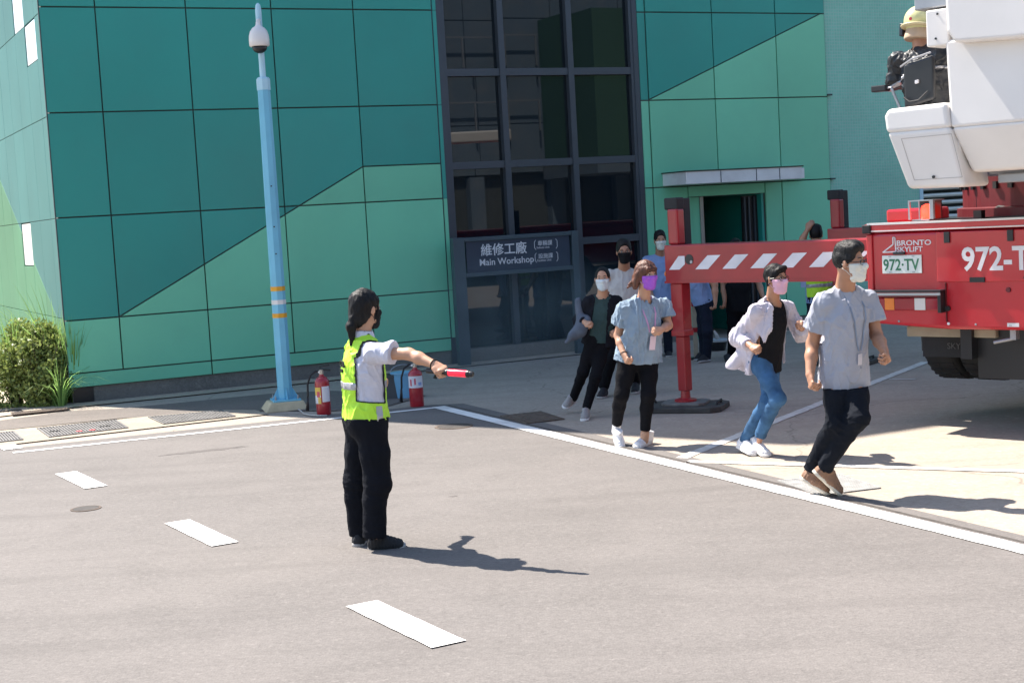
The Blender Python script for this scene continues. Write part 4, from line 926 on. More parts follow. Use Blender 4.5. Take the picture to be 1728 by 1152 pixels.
        for a in range(3):
            o1, o2 = (a + 1) % 3, (a + 2) % 3
            s0 = [slice(None)] * 3; s1 = [slice(None)] * 3; s0[a] = slice(0, -1); s1[a] = slice(1, None)
            E0 = g[tuple(s0)]; E1 = g[tuple(s1)]; P = np.array(np.nonzero(E0 != E1))
            ok = (P[o1] > 0) & (P[o2] > 0) & (P[o1] < s.n[o1] - 1) & (P[o2] < s.n[o2] - 1); P = P[:, ok]
            fl = E0[tuple(P)]
            def cell(x, y): Q = P.copy(); Q[o1] -= x; Q[o2] -= y; return ids[tuple(Q)]
            q = np.stack([cell(1, 1), cell(0, 1), cell(0, 0), cell(1, 0)], 1); q[~fl] = q[~fl][:, ::-1]
            F.append(q)
        F = np.concatenate(F); return V, F[(F >= 0).all(1)]
def quads(name, V, F, m, parent, mats=None):
    me = bpy.data.meshes.new(name); me.vertices.add(len(V)); me.vertices.foreach_set('co', V.astype(np.float32).ravel())
    me.loops.add(len(F) * 4); me.loops.foreach_set('vertex_index', F.astype(np.int32).ravel()); me.polygons.add(len(F))
    me.polygons.foreach_set('loop_start', np.arange(0, len(F) * 4, 4, dtype=np.int32)); me.polygons.foreach_set('use_smooth', np.ones(len(F), bool))
    me.update(calc_edges=True); me.validate()
    return link(name, me, m, parent)
def fmesh(field, name, m, parent):
    V, F = field.mesh(np.array(ROOT[parent.name]));
    if len(V) == 0: print('EMPTY', name, parent.name); return None
    return quads(name, V, F, m, parent)
def wav(seed, fr, n=7):
    r = np.random.default_rng(seed); K = r.normal(size=(n, 3)) * np.array(fr); Mx = r.normal(size=(n, 3)) * np.array(fr) * .4; ph = r.uniform(0, 6.28, (n, 2))
    def f(x, y, z):
        o = 0
        for i in range(n):
            w_ = np.sin(x * Mx[i, 0] + y * Mx[i, 1] + z * Mx[i, 2] + ph[i, 1]) * 1.6
            o = o + np.sin(x * K[i, 0] + y * K[i, 1] + z * K[i, 2] + ph[i, 0] + w_)
        o = o / n * 1.8
        return o
    return f
def fabric(name, col, rough=.88, bump=.55, var=.1, weave=32):
    m = mat(name, col, rough, var=var, scale=7, bump=bump, bscale=weave, spec=.25); m.node_tree.nodes['Principled BSDF'].inputs['Specular IOR Level'].default_value = .25 if max(col) > .05 else .12; return m
M_skin = mat('skin', (.50, .27, .17), .5, var=.07, scale=16, bump=.08, bscale=160); M_skin.node_tree.nodes['Principled BSDF'].inputs['Subsurface Weight'].default_value = .0
M_skin2 = mat('skin_tan', (.42, .21, .125), .5, var=.07, scale=16, bump=.08, bscale=160)
M_hair = mat('hair_black', (.009, .008, .008), .55, var=.4, scale=40, bump=.5, bscale=90, spec=.22, stretch=(1, 1, .25)); M_hairb = mat('hair_brown', (.10, .035, .018), .5, var=.5, scale=40, bump=.6, bscale=90, spec=.4, stretch=(1, 1, .25))
M_hairg = mat('hair_greying', (.011, .010, .010), .55, var=.6, scale=55, bump=.5, bscale=90, spec=.28)
M_eye = mat('eye_dark', (.015, .01, .008), .15); M_lens = mat('glasses_frame', (.01, .01, .01), .3)
M_brow = mat('eyebrow', (.02, .014, .012), .8)

def P3(j): return D(*j)
class Person:
    def __init__(s, label, J, face, hface=None, h=.006, k=1., sex='f', base=None, hpitch=0., group=None, htilt=0., legw=(.068, .041, .030)):
        s.legw = legw
        s.J = {n: (np.array(D(*v)) if len(v) == 3 else np.array(v[0])) for n, v in J.items()}
        J = s.J; s.h = h; s.k = k; s.sex = sex
        s.f = nrm([face[0], face[1], 0]); s.up = nrm(J['neck'] - J['pel']); s.r = nrm(np.cross(s.f, s.up)); s.f = nrm(np.cross(s.up, s.r))
        hf = hface or face; s.hf = nrm([hf[0] * math.cos(hpitch), hf[1] * math.cos(hpitch), math.sin(hpitch)]); s.hr = nrm(np.cross(s.hf, [0, 0, 1]) + np.array([0, 0, htilt])); s.hu = nrm(np.cross(s.hr, s.hf)); s.hf = nrm(np.cross(s.hu, s.hr))
        b = base if base is not None else (J['pel'][0], J['pel'][1], 0)
        s.root = thing('person', label, 'person', b, group)
        s.off = np.array(s.root.location)
        allp = np.array(list(J.values())); s.lo = allp.min(0) - .34; s.hi = allp.max(0) + .34; s.lo[2] = min(s.lo[2], 0) if base is None else s.lo[2]; s.lo[2] = max(s.lo[2], -.02) if base is None else s.lo[2]; s.hi[2] = J['head'][2] + .22
    def fld(s, lo=None, hi=None, h=None): return Field(s.lo if lo is None else lo, s.hi if hi is None else hi, h or s.h)
    def box(s, names, m): a = np.array([s.J[n] for n in names]); return a.min(0) - m, a.max(0) + m
    # ---- head
    def head(s, F):
        c, r, f, u, k = s.J['head'], s.hr, s.hf, s.hu, s.k
        p = lambda a, b, d: c + (r * a + f * b + u * d) * k
        ax = (r, f, u)
        F.ell(p(0, -.012, .028), ax, (.073 * k, .092 * k, .090 * k), .01)
        F.ell(p(0, .022, -.035), ax, (.060 * k, .066 * k, .078 * k), .03)
        F.cone(p(-.034, .03, -.078), p(0, .068, -.098), .022 * k, .018 * k, .025); F.cone(p(.034, .03, -.078), p(0, .068, -.098), .022 * k, .018 * k, .025)
        F.ell(p(0, .074, .026), ax, (.045 * k, .012 * k, .010 * k), .014)
        for sg in (-1, 1):
            F.ell(p(sg * .040, .058, -.024), ax, (.020 * k, .020 * k, .018 * k), .016)
            F.ell(p(sg * .030, .099, .006), ax, (.017 * k, .014 * k, .010 * k), .008, sub=True)
            F.ell(p(sg * .030, .074, .005), ax, (.014 * k, .012 * k, .011 * k), .003)
            F.ell(p(sg * .076, -.006, -.008), (nrm(r + f * -.5 * sg), nrm(f + r * .5 * sg), u), (.008 * k, .019 * k, .031 * k), .004)
        F.cone(p(0, .085, .010), p(0, .104, -.026), .007 * k, .012 * k, .008)
        F.ell(p(.011, .092, -.031), ax, (.009 * k, .009 * k, .007 * k), .005); F.ell(p(-.011, .092, -.031), ax, (.009 * k, .009 * k, .007 * k), .005)
        F.ell(p(0, .086, -.056), ax, (.023 * k, .009 * k, .006 * k), .004); F.ell(p(0, .085, -.066), ax, (.020 * k, .010 * k, .007 * k), .004)
        nw = 1. if s.sex == 'f' else 1.14; F.cone(s.J['neck'] - s.up * .03 * k, p(0, -.022, -.06), .058 * k * nw, .050 * k * nw, .03)
    def hand(s, F, wr, tip, nrml, fist=.5, side=1):
        """palm from the wrist toward tip; nrml = out of the back of the hand"""
        k = s.k * (.95 if s.sex == 'f' else 1.05); d = nrm(tip - wr); n = nrm(nrml - d * (np.array(nrml) @ d)); q = np.cross(d, n) * side     # q: towards the thumb
        P = lambda a, b, c: wr + (d * a + q * b + n * c) * k
        F.cone(P(0, 0, 0), P(.03, 0, 0), .026 * k, .028 * k, .015, r=q, f=n, fa=.75, fb=.6)
        F.cone(P(.03, 0, 0), P(.072, 0, .0), .031 * k, .038 * k, .012, r=q, f=n, fa=.5, fb=.34)
        L = [(.040, .026, .020), (.045, .029, .022), (.042, .027, .021), (.032, .021, .018)]
        for i, l in enumerate(L):
            b = .031 - i * .0205; p0 = P(.075 - abs(i - 1.3) * .004, b, .002); a = .25 + fist * 1.15; c = p0; ang = a; ra = .0098 - (.001 if i == 3 else 0)
            for m_, seg in enumerate(l):
                e = c + (d * math.cos(ang) - n * math.sin(ang)) * seg * k; F.cone(c, e, (ra - .0008 * m_) * k, (ra - .0014 - .0008 * m_) * k, .003); c = e; ang += .25 + fist * 1.15
        t0 = P(.022, .030, -.006); t1 = P(.052, .050 - .01 * fist, -.016); t2 = P(.080, .046 - .028 * fist, -.026 - .006 * fist); t3 = P(.098, .036 - .034 * fist, -.034 - .006 * fist)
        F.cone(t0, t1, .015 * k, .0125 * k, .010); F.cone(t1, t2, .0118 * k, .0108 * k, .004); F.cone(t2, t3, .0105 * k, .0085 * k, .003)
    def body(s, skin, hands, feetr=True):
        J, k, r, f, u = s.J, s.k, s.r, s.f, s.up; F = s.fld(); m = 1. if s.sex == 'f' else 1.12
        s.head(F)
        chest = J['neck'] * .66 + J['pel'] * .34; belly = J['neck'] * .38 + J['pel'] * .62
        F.cone(chest, belly, .135 * m * k, .118 * m * k, .05, r=r, f=f, fa=.70, fb=.74); F.cone(belly, J['pel'], .112 * m * k, .118 * k, .04, r=r, f=f, fa=.74, fb=.70)
        for a in 'RL':
            F.cone(J['neck'] - u * .05, J['s' + a] - u * .022, .038 * k, .044 * m * k, .04)
            F.cone(J['s' + a] - u * .022, J['e' + a], .044 * m * k, .036 * m * k, .03); F.cone(J['e' + a], J['e' + a] * .6 + J['w' + a] * .4, .036 * m * k, .037 * m * k, .02); F.cone(J['e' + a] * .6 + J['w' + a] * .4, J['w' + a], .037 * m * k, .025 * m * k, .02)
            hp = J['h' + a]; l0, l1, l2 = s.legw; F.cone(hp - u * .02, J['k' + a], (l0 - .008) * k, l1 * k, .01); F.cone(J['k' + a], J['k' + a] * .62 + J['a' + a] * .38, l1 * k, l1 * .92 * k, .01); F.cone(J['k' + a] * .62 + J['a' + a] * .38, J['a' + a], l1 * .92 * k, l2 * k, .01)
            if 'heel' + a in J: q_ = J['heel' + a] * .6 + J['toe' + a] * .4; F.cone(J['a' + a], q_ * .6 + J['a' + a] * .4, .028, .018, .01); F.cone(q_ * .6 + J['a' + a] * .4, J['heel' + a] * .3 + J['toe' + a] * .7 + (J['a' + a] - q_) * .22, .018, .013, .01)
            if a in hands: tip, nn, fi, sd_ = hands[a]; s.hand(F, J['w' + a], np.array(tip), nn, fi, sd_)
        return fmesh(F, 'body', skin, s.root)
    # ---- clothing
    def shirt(s, m, hem, sleeve=.55, slack=.022, hemw=.175, hemf=.75, neckr=.062, amp=.008, fr=(16, 16, 5), name='shirt', smar=.016, band=None, chestw=None, cutback=0., hemtilt=(0, 0), scoop=.0, seed=1, belly=1.):
        J, k, r, f, u = s.J, s.k, s.r, s.f, s.up; mm = 1. if s.sex == 'f' else 1.12
        names = ['neck', 'pel', 'sR', 'sL', 'eR', 'eL'] + (['wR', 'wL'] if sleeve > 1 else [])
        lo, hi = s.box(names, .26); hemp = J['pel'] + u * hem; lo[2] = min(lo[2], hemp[2] - .06); F = Field(lo, hi, s.h)
        chest = J['neck'] * .62 + J['pel'] * .38; mid = J['neck'] * .40 + J['pel'] * .60
        cw = (chestw or .135 * mm) * k
        cut = (hemp, -(u + r * hemtilt[0] + f * hemtilt[1]))
        upc = J['neck'] * .80 + J['pel'] * .20
        F.cone(upc, chest, .098 * mm * k + slack * .3, cw + slack * .6, .04, r=r, f=f, fa=.70, fb=.74)
        F.cone(chest, mid, cw + slack * .7, (.122 * mm * k + slack) * belly, .05, r=r, f=f, fa=.76, fb=.80)
        F.cone(mid, hemp - u * .02, (.122 * mm * k + slack) * belly, hemw * k, .05, r=r, f=f, fa=.80, fb=hemf, cut=cut)
        ends = []
        for a in 'RL':
            F.cone(J['neck'] - u * (.058 if s.sex == 'f' else .048) * k, J['s' + a] - u * .024, .044 * k + slack * .2, .046 * mm * k + slack * .2, .05)
            pass
            sl_ = min(sleeve, 1.); E_ = J['s' + a] * (1 - sl_) + J['e' + a] * sl_; rr = .053 * mm * k + slack * .2
            ax_ = nrm(J['e' + a] - J['s' + a])
            if sleeve <= 1: ends.append((E_, ax_))
            F.cone(J['s' + a] - u * .02, E_ + ax_ * .03, rr, rr * .92 + smar * (1 if sleeve <= 1 else 0), .035, cut=(E_, ax_) if sleeve <= 1 else None)
            if sleeve > 1:
                q = sleeve - 1; W_ = J['e' + a] * (1 - q) + J['w' + a] * q; ax2 = nrm(J['w' + a] - J['e' + a]); ends.append((W_, ax2)); F.cone(J['e' + a], W_ + ax2 * .02, rr * .92, .040 * mm * k + smar * .6, .03, cut=(W_, ax2))
        n0 = J['neck'] + u * .005 + f * scoop * .5
        F.cone(n0 - u * (.012 + scoop), n0 + u * .2 + f * .02, neckr * k, neckr * 1.2 * k, .008, r=r, f=f, fa=.92, fb=1., sub=True)
        w1 = wav(seed, tuple(v * 1.3 for v in fr)); w2 = wav(seed + 9, tuple(v * 2.3 for v in fr)); w3 = wav(seed + 5, (44, 44, 30))
        def dd(x, y, z):
            a_ = w1(x, y, z); b_ = np.clip(1 - np.abs(w2(x, y, z)) * 2.2, 0, 1) ** 1.5; c_ = np.clip(1 - np.abs(w3(x, y, z)) * 2.4, 0, 1)
            return amp * (a_ * .45 - .75 * b_ - .35 * c_ + .3)
        F.disp(dd, .04)
        F.maxf(lambda X, Y, Z: (hemp[0] - X) * u[0] + (hemp[1] - Y) * u[1] + (hemp[2] - Z) * u[2] - .004 * np.sin(X * 31 + Y * 23))
        for E_, ax_ in ends: F.cutlocal(E_, ax_, .14)
        F.hemplane = (hemp, u); s.F_shirt = F; s.mid = mid; s.chest = chest; s.hemp = hemp
        # hollow the hem and sleeves a little
        o = fmesh(F.copy(), name, m, s.root); return o
    def shell(s, fn, t, name, m, parent=None, base=None):
        F = (base or s.F_shirt).copy(); F.d = F.d - t; F.maxf(fn); return fmesh(F, name, m, parent or s.root)
    def co(s, X, Y, Z, o=None):   # torso coordinates
        o = s.J['pel'] if o is None else o
        x, y, z = X - o[0], Y - o[1], Z - o[2]
        g = lambda a: x * a[0] + y * a[1] + z * a[2]
        return g(s.r), g(s.f), g(s.up)
    def pants(s, m, top=.10, w=(.092, .066, .052), amp=.007, hip=.165, hipf=.74, seed=3, ankle=.0, name='trousers', drop=0., carve=None):
        J, k, r, f, u = s.J, s.k, s.r, s.f, s.up
        lo, hi = s.box(['pel', 'hR', 'hL', 'kR', 'kL', 'aR', 'aL'], .2); F = Field(lo, hi, s.h)
        F.cone(J['pel'] + u * top, J['pel'] - u * .02, hip * .92 * k, hip * k, .05, r=r, f=f, fa=hipf, fb=hipf, cut=(J['pel'] + u * top, u))
        F.ell(J['pel'] - f * .055 * k - u * .03 + r * .06, (r, f, u), (.09 * k, .075 * k, .10 * k), .05); F.ell(J['pel'] - f * .055 * k - u * .03 - r * .06, (r, f, u), (.09 * k, .075 * k, .10 * k), .05)
        for a in 'RL':
            h_, kn, an = J['h' + a], J['k' + a], J['a' + a]
            F.cone(h_, h_ * .45 + kn * .55, w[0] * k, (w[0] * .45 + w[1] * .55) * k, .05); F.cone(h_ * .45 + kn * .55, kn, (w[0] * .45 + w[1] * .55) * k, w[1] * k, .03)
            ax_ = nrm(an - kn); e = an + ax_ * ankle; calf = kn * .66 + an * .34 - f * .012
            F.cone(kn, calf, w[1] * k, w[1] * .93 * k, .03); F.cone(calf, e + ax_ * .02, w[1] * .93 * k, w[2] * k, .02, cut=(e, ax_))
        w1 = wav(seed, (20, 20, 9)); w2 = wav(seed + 4, (22, 22, 60)); w3 = wav(seed + 7, (34, 34, 12))
        kz = [(J['k' + a], .13) for a in 'RL'] + [(J['a' + a], .10) for a in 'RL'] + [(J['pel'] - u * .08, .12)]
        def dd(x, y, z):
            g = 0
            for c, sg in kz: g = g + np.exp(-((x - c[0]) ** 2 + (y - c[1]) ** 2 + (z - c[2]) ** 2) / (2 * (sg * .6) ** 2))
            return amp * .3 * w1(x, y, z) - amp * .65 * np.clip(1 - np.abs(w2(x, y, z)) * 1.8, 0, 1) * np.clip(g, .12, 1) - amp * .3 * np.clip(1 - np.abs(w3(x, y, z)) * 2.2, 0, 1) + amp * .2
        F.disp(dd, .03); s.F_pants = F
        for g_ in (carve if carve is not None else [s.F_shirt] if hasattr(s, 'F_shirt') else []): F.carve_under(g_, .005)
        return fmesh(F.copy(), name, m, s.root)
    def shoes(s, m, sole, h=None, W=.043, lace=None, high=.0):
        for a in 'RL':
            if 'heel' + a not in s.J: continue
            H, T = s.J['heel' + a], s.J['toe' + a]; an = s.J['a' + a]; d = nrm(T - H); L = np.linalg.norm(T - H)
            up = nrm(an + [0, 0, .03] - (H * .75 + T * .25)); up = nrm(up - d * (up @ d)); q = np.cross(d, up); k = s.k
            P = lambda x, y, z: H + d * x + q * y + up * z
            lo = np.minimum(np.minimum(H, T), an) - .09; hi = np.maximum(np.maximum(H, T), an) + .09
            F = Field(lo, hi, h or min(s.h, .005)); lo_c = (P(0, 0, .016), -up)
            F.cone(P(.028, 0, .036), P(L * .45, 0, .036), .038 * k, .042 * k, .02, r=q, f=up, fa=1.1, fb=1.0, cut=lo_c); F.cone(P(L * .45, 0, .032), P(L - .045, 0, .026), .043 * k, W * k, .02, r=q, f=up, fa=.95, fb=.80, cut=lo_c)
            F.cone(P(.038, 0, .04), P(.050, 0, .098 + high), .038 * k, .040 * k, .02, r=q, f=d, fa=1.15, fb=1.2, cut=[lo_c, (P(.045, 0, .090 + high), up - d * .15)])
            F.cone(P(L * .30, 0, .085), P(L * .62, 0, .048), .026 * k, .030 * k, .025)
            F.disp(lambda x, y, z: .0015 * np.sin(((x - H[0]) * d[0] + (y - H[1]) * d[1] + (z - H[2]) * d[2]) * 300), .02)
            sh = fmesh(F, 'shoe', m, s.root)
            F = Field(lo, hi, h or min(s.h, .005)); c2 = [(P(0, 0, .024), up), (P(0, 0, .0), -up)]
            F.cone(P(.03, 0, .012), P(L * .5, 0, .012), .041 * k, .041 * k, .01, r=q, f=up, fa=1.2, fb=1.2, cut=c2); F.cone(P(L * .5, 0, .012), P(L - .045, 0, .012), .041 * k, W * 1.1 * k, .01, r=q, f=up, fa=1.2, fb=1.2, cut=c2)
            fmesh(F, 'sole', sole, sh)
            if lace:
                mb = MB()
                for i in range(4):
                    x = L * (.40 + i * .085); z = .086 - i * .009 * 1.1; mb.tube([P(x, -.02, z - .006), P(x + .008, 0, z + .002), P(x, .02, z - .006)], .003, 5)
                build(mb, 'laces', lace, sh)
    def hairF(s, m, style, seed=5, amp=.004):
        c, r, f, u, k = s.J['head'], s.hr, s.hf, s.hu, s.k
        p = lambda a, b, d: c + (r * a + f * b + u * d) * k; ax = (r, f, u)
        F = Field(c - .30, c + .22, min(s.h, .006))
        if style in ('short', 'quiff'):
            F.ell(p(0, -.014, .034), ax, (.083 * k, .101 * k, .098 * k), .01)
            if style == 'quiff': F.cone(p(-.045, .050, .10), p(.045, .055, .10), .030 * k, .030 * k, .03); F.ell(p(0, .02, .085), ax, (.07 * k, .075 * k, .055 * k), .02)
            F.maxf(lambda X, Y, Z: (lambda a, b, d: (-(d / k - .72 * b / k + .015)) * .8)(*s.hco(X, Y, Z)))
            F.ell(p(0, .108, .014), ax, (.080 * k, .064 * k, .076 * k), .010, sub=True); F.ell(p(0, -.01, .10), ax, (.066 * k, .08 * k, .045 * k), .03)
            for sg in (-1, 1): F.ell(p(sg * .085, -.004, -.012), ax, (.022 * k, .020 * k, .03 * k), .004, sub=True)
        elif style == 'pony':
            F.ell(p(0, -.014, .032), ax, (.086 * k, .106 * k, .100 * k), .01); F.ell(p(0, -.050, -.045), ax, (.072 * k, .068 * k, .082 * k), .03)
            F.maxf(lambda X, Y, Z: (lambda a, b, d: (-(d / k - 1.25 * b / k + .03)) * .62)(*s.hco(X, Y, Z)))
            F.ell(p(0, .11, -.01), ax, (.088 * k, .058 * k, .068 * k), .012, sub=True)
            for sg in (-1, 1): F.cone(p(sg * .070, .045, .05), p(sg * .078, .035, -.05), .010 * k, .004 * k, .01)
            b0, b1, b2 = p(0, -.105, -.035), p(.0, -.14, -.09), p(0, -.125, -.20)
            F.cone(p(0, -.08, -.03), b0 - u * .03, .035 * k, .024 * k, .02); b1 = p(0, -.118, -.11); b2 = p(0, -.112, -.235); F.cone(b0 - u * .03, b1, .022 * k, .032 * k, .015); F.cone(b1, b2, .032 * k, .012 * k, .015)
        elif style == 'bun':
            F.ell(p(0, -.014, .030), ax, (.080 * k, .098 * k, .094 * k), .01)
            F.maxf(lambda X, Y, Z: (lambda a, b, d: (-(d / k - .78 * b / k + .03)) * .8)(*s.hco(X, Y, Z)))
            F.ell(p(0, .11, .028), ax, (.078 * k, .070 * k, .085 * k), .008, sub=True)
            F.ell(p(-.04, -.10, -.02), ax, (.03 * k, .03 * k, .03 * k), .015)
        elif style == 'bob':
            F.ell(p(0, -.014, .032), ax, (.092 * k, .106 * k, .102 * k), .01)
            for sg in (-1, 1):
                F.cone(p(sg * .078, -.02, .0), p(sg * .092, -.035, -.085), .034 * k, .026 * k, .03); F.cone(p(sg * .060, -.07, -.02), p(sg * .07, -.08, -.105), .04 * k, .022 * k, .03)
            F.cone(p(.07, -.04, -.03), p(.135, -.085, -.075), .03 * k, .010 * k, .02); F.cone(p(.07, -.07, -.05), p(.12, -.12, -.10), .025 * k, .008 * k, .02)
            F.ell(p(0, .105, -.045), ax, (.080 * k, .072 * k, .078 * k), .012, sub=True)
            F.cone(p(-.04, .078, .052), p(.04, .080, .050), .018 * k, .016 * k, .015)
        elif style == 'cropped':
            F.ell(p(0, -.014, .032), ax, (.081 * k, .099 * k, .096 * k), .01)
            F.maxf(lambda X, Y, Z: (lambda a, b, d: (-(d / k - .65 * b / k + .045)) * .8)(*s.hco(X, Y, Z)))
            F.ell(p(0, .11, -.01), ax, (.085 * k, .066 * k, .064 * k), .012, sub=True)
            F.cone(p(-.05, .06, .085), p(.04, .07, .075), .022 * k, .018 * k, .02)
            for sg in (-1, 1): F.cone(p(sg * .072, -.02, -.01), p(sg * .07, -.03, -.055), .016 * k, .01 * k, .02)
        w1 = wav(seed, (190, 190, 50)); w2 = wav(seed + 1, (85, 85, 45))
        F.disp(lambda x, y, z: amp * .35 * w1(x, y, z) + amp * .55 * w2(x, y, z), .03)
        o = fmesh(F, 'hair', m, s.root)
        return o
    def hco(s, X, Y, Z):
        c = s.J['head']; x, y, z = X - c[0], Y - c[1], Z - c[2]; g = lambda a: x * a[0] + y * a[1] + z * a[2]
        return g(s.hr), g(s.hf), g(s.hu)
    def mask(s, m, mloop=None, top=-.010, bot=-.130, t=.009):
        c, k = s.J['head'], s.k
        F = Field(c - .16, c + .16, min(s.h, .005)); s.head(F); F.d -= t
        p = lambda a, b, d: c + (s.hr * a + s.hf * b + s.hu * d) * k
        F.cone(p(0, .088, -.03), p(0, .078, -.088), .022, .019, .02)
        pl_ = lambda X, Y, Z: (lambda a, b, d: np.maximum(np.maximum(d - (top + .004) * k + 0 * a - b * .0, bot * k - d), np.maximum(.018 * k - b, np.abs(a) - (.070 + .20 * (d + .02)) * k)))(*s.hco(X, Y, Z))
        F.maxf(pl_); F.disp(lambda x, y, z: .0012 * np.sin(((z - c[2]) * 420)), .012)
        o = fmesh(F, 'face_mask', m, s.root)
        for sg in (-1, 1):
            for dz in (-.03, -.085):
                mb = MB(); mb.tube([p(sg * .058, .03, dz), p(sg * .074, .005, dz * .55 - .005), p(sg * .080, -.022, -.005 if dz > -.05 else -.03)], .0018, 5); build(mb, 'ear_loop', mloop or m, o, smooth=True)
        return o
    def eyes(s, glasses=False, brow=True):
        p = lambda a, b, d: s.J['head'] + (s.hr * a + s.hf * b + s.hu * d) * s.k; k = s.k
        wh = mat('eye_white', (.55, .50, .47), .25)
        for sg in (-1, 1):
            mb = MB(); mb.lathe(p(sg * .030, .0825, .005), s.hf, [(.0105 * k, 0), (.009 * k, .0025), (.004 * k, .0042)], 12); e = build(mb, 'eye', wh, s.root, smooth=True)
            mb = MB(); mb.lathe(p(sg * .030, .0865, .005), s.hf, [(.0055 * k, -.002), (.0052 * k, .0008), (.002, .001)], 10); build(mb, 'iris', M_eye, e)
            mb = MB(); mb.tube([p(sg * .041, .084, .0085), p(sg * .030, .0885, .0125), p(sg * .019, .087, .009)], .0016, 5); build(mb, 'lashes', M_eye, e)
            if brow: mb = MB(); mb.tube([p(sg * .047, .074, .026), p(sg * .032, .0845, .032), p(sg * .016, .0865, .027)], [.002, .0035, .003], 6); build(mb, 'eyebrow', M_brow, s.root)
        if glasses:
            g = None
            for sg in (-1, 1):
                mb = MB(); n_ = 18; pts_ = [p(sg * .032 + .024 * math.cos(a), .100 - abs(.024 * math.cos(a) * sg + .032) * .12, .002 + .017 * math.sin(a)) for a in np.linspace(0, 2 * math.pi, n_ + 1)]
                mb.tube(pts_, .0022, 6, False)
                if g is None: mb.tube([p(-.009, .1, .006), p(.009, .1, .006)], .002, 6); g = build(mb, 'glasses', M_lens, s.root)
                else: build(mb, 'rim', M_lens, g)
                mb = MB(); mb.tube([p(sg * .056, .094, .006), p(sg * .077, .05, .007), p(sg * .082, -.012, .004)], .0021, 6); build(mb, 'temple', M_lens, g)
    def ribbon(s, pts, w_, m, name, th=.0015, side=None):
        mb = MB(); P = [np.array(p, float) for p in pts]; sd_ = side if side is not None else s.r
        a = [p - sd_ * w_ / 2 for p in P] + [p + sd_ * w_ / 2 for p in P]; n = len(P); ff = nrm(np.cross(sd_, P[-1] - P[0])) * th
        b_ = [p + ff for p in a]; mb.add(a + b_, [(i, i + 1, n + i + 1, n + i) for i in range(n - 1)] + [(2 * n + i, 3 * n + i, 3 * n + i + 1, 2 * n + i + 1) for i in range(n - 1)])
        return build(mb, name, m, s.root, fix=False)
def gp(x, y, z=0): return (G(x, y, z),)
def onfront(ps, r_, u_, d_=.3, off=.006):
    """point on the shirt surface: march from the front towards the torso"""
    F = ps.F_shirt; o = ps.J['pel'] + ps.r * r_ + ps.up * u_
    for i in range(200):
        q = o + ps.f * (d_ - i * .003); ix = np.round((q - F.lo) / F.h).astype(int)
        if (ix >= 0).all() and (ix < F.n).all() and F.d[tuple(ix)] < 0: return q + ps.f * off
    return o
# ---- 1 the marshal, seen from behind and the side
Y = 9.25
f1 = (.96, .28)
p1 = Person('woman with a ponytail in white shirt and lime safety vest pointing a red baton', dict(
    head=(617, 521, 9.27), neck=(612, 564, 9.25), pel=(617, 697, 9.25),
    sR=(630, 590, 9.08), sL=(601, 583, 9.40), eR=(690, 597, 8.98), wR=(733, 615, 8.86), eL=(615, 645, 9.58), wL=(640, 642, 9.76),
    hR=(626, 706, 9.17), hL=(610, 706, 9.33), kR=(637, 815, 9.16), kL=(603, 812, 9.36), aR=(633, 896, 9.17), aL=(608, 893, 9.38),
    heelR=gp(624, 926), toeR=gp(684, 922), heelL=gp(603, 923), toeL=gp(618, 905)), f1, hface=(.72, .69), h=.0052, k=.98, hpitch=-.06)
tipR = D(756, 627, 8.80)
p1.body(M_skin, {'R': (tipR, (-.2, -.3, .9), .80, 1), 'L': (D(650, 638, 9.86), (.3, .2, .9), .6, -1)})
M_wshirt = fabric('white_cotton', (.60, .60, .68)); M_blackp = fabric('black_trousers', (.008, .009, .013)); M_vest = mat('vest_lime', (.48, .84, .04), .6, var=.06, scale=5, bump=.2, bscale=200, emit=.0)
M_silver = mat('reflective_silver', (.42, .42, .44), .3, metal=.3, var=.05); M_bind = mat('vest_binding', (.015, .02, .015), .8)
p1.shirt(M_wshirt, -.02, sleeve=.58, slack=.024, hemw=.186, amp=.010, fr=(13, 13, 8), smar=.022, seed=11)
# collar
cF = Field(p1.J['neck'] - .16, p1.J['neck'] + .14, .005); n0 = p1.J['neck']
cF.cone(n0 - p1.up * .02, n0 + p1.up * .028 - p1.f * .004, .078, .066, .01, r=p1.r, f=p1.f, fa=.95, fb=.95, cut=(n0 + p1.up * .026, p1.up)); cF.cone(n0 - p1.up * .05, n0 + p1.up * .1, .064, .060, .004, r=p1.r, f=p1.f, fa=.95, fb=.95, sub=True)
fmesh(cF, 'collar', M_wshirt, p1.root)
nk = float((p1.J['neck'] - p1.J['pel']) @ p1.up)
def vest_fn(X, Y_, Z):
    a, b, c = p1.co(X, Y_, Z)
    body_ = np.minimum(b + .055 + (c - .2) * .10, -(b - .082))      # <0 keeps back; front beyond .082
    back = b + .080 - .10 * np.clip(c - .33, 0, .2); front = .104 - b
    strap = np.maximum(np.abs(np.abs(a) - .085) - .042, nk - .13 - c)
    belt = np.maximum(-.08 - c, c - .085 + .12 * b)
    keep = np.minimum(np.minimum(back, front), np.minimum(strap, belt))
    lim = np.maximum(np.maximum(c - nk - .005, -.08 - c + 0 * b), np.where(c > .2, np.abs(a) - .15, -1.))
    arm = np.maximum(keep, lim)
    return arm
vest = p1.shell(vest_fn, .009, 'safety_vest', M_vest)
p1.shell(lambda X, Y_, Z: (lambda a, b, c: np.maximum(np.maximum(vest_fn(X, Y_, Z), np.abs(c - .185) - .022), np.minimum(b + .05, .09 - b)))(*p1.co(X, Y_, Z)), .0115, 'reflective_strip', M_silver, vest)
p1.shell(lambda X, Y_, Z: (lambda a, b, c: np.maximum(np.maximum(vest_fn(X, Y_, Z), np.abs(c - .0) - .06), np.maximum(np.abs(b - .055) - .022, -a)))(*p1.co(X, Y_, Z)), .0115, 'reflective_strip', M_silver, vest)
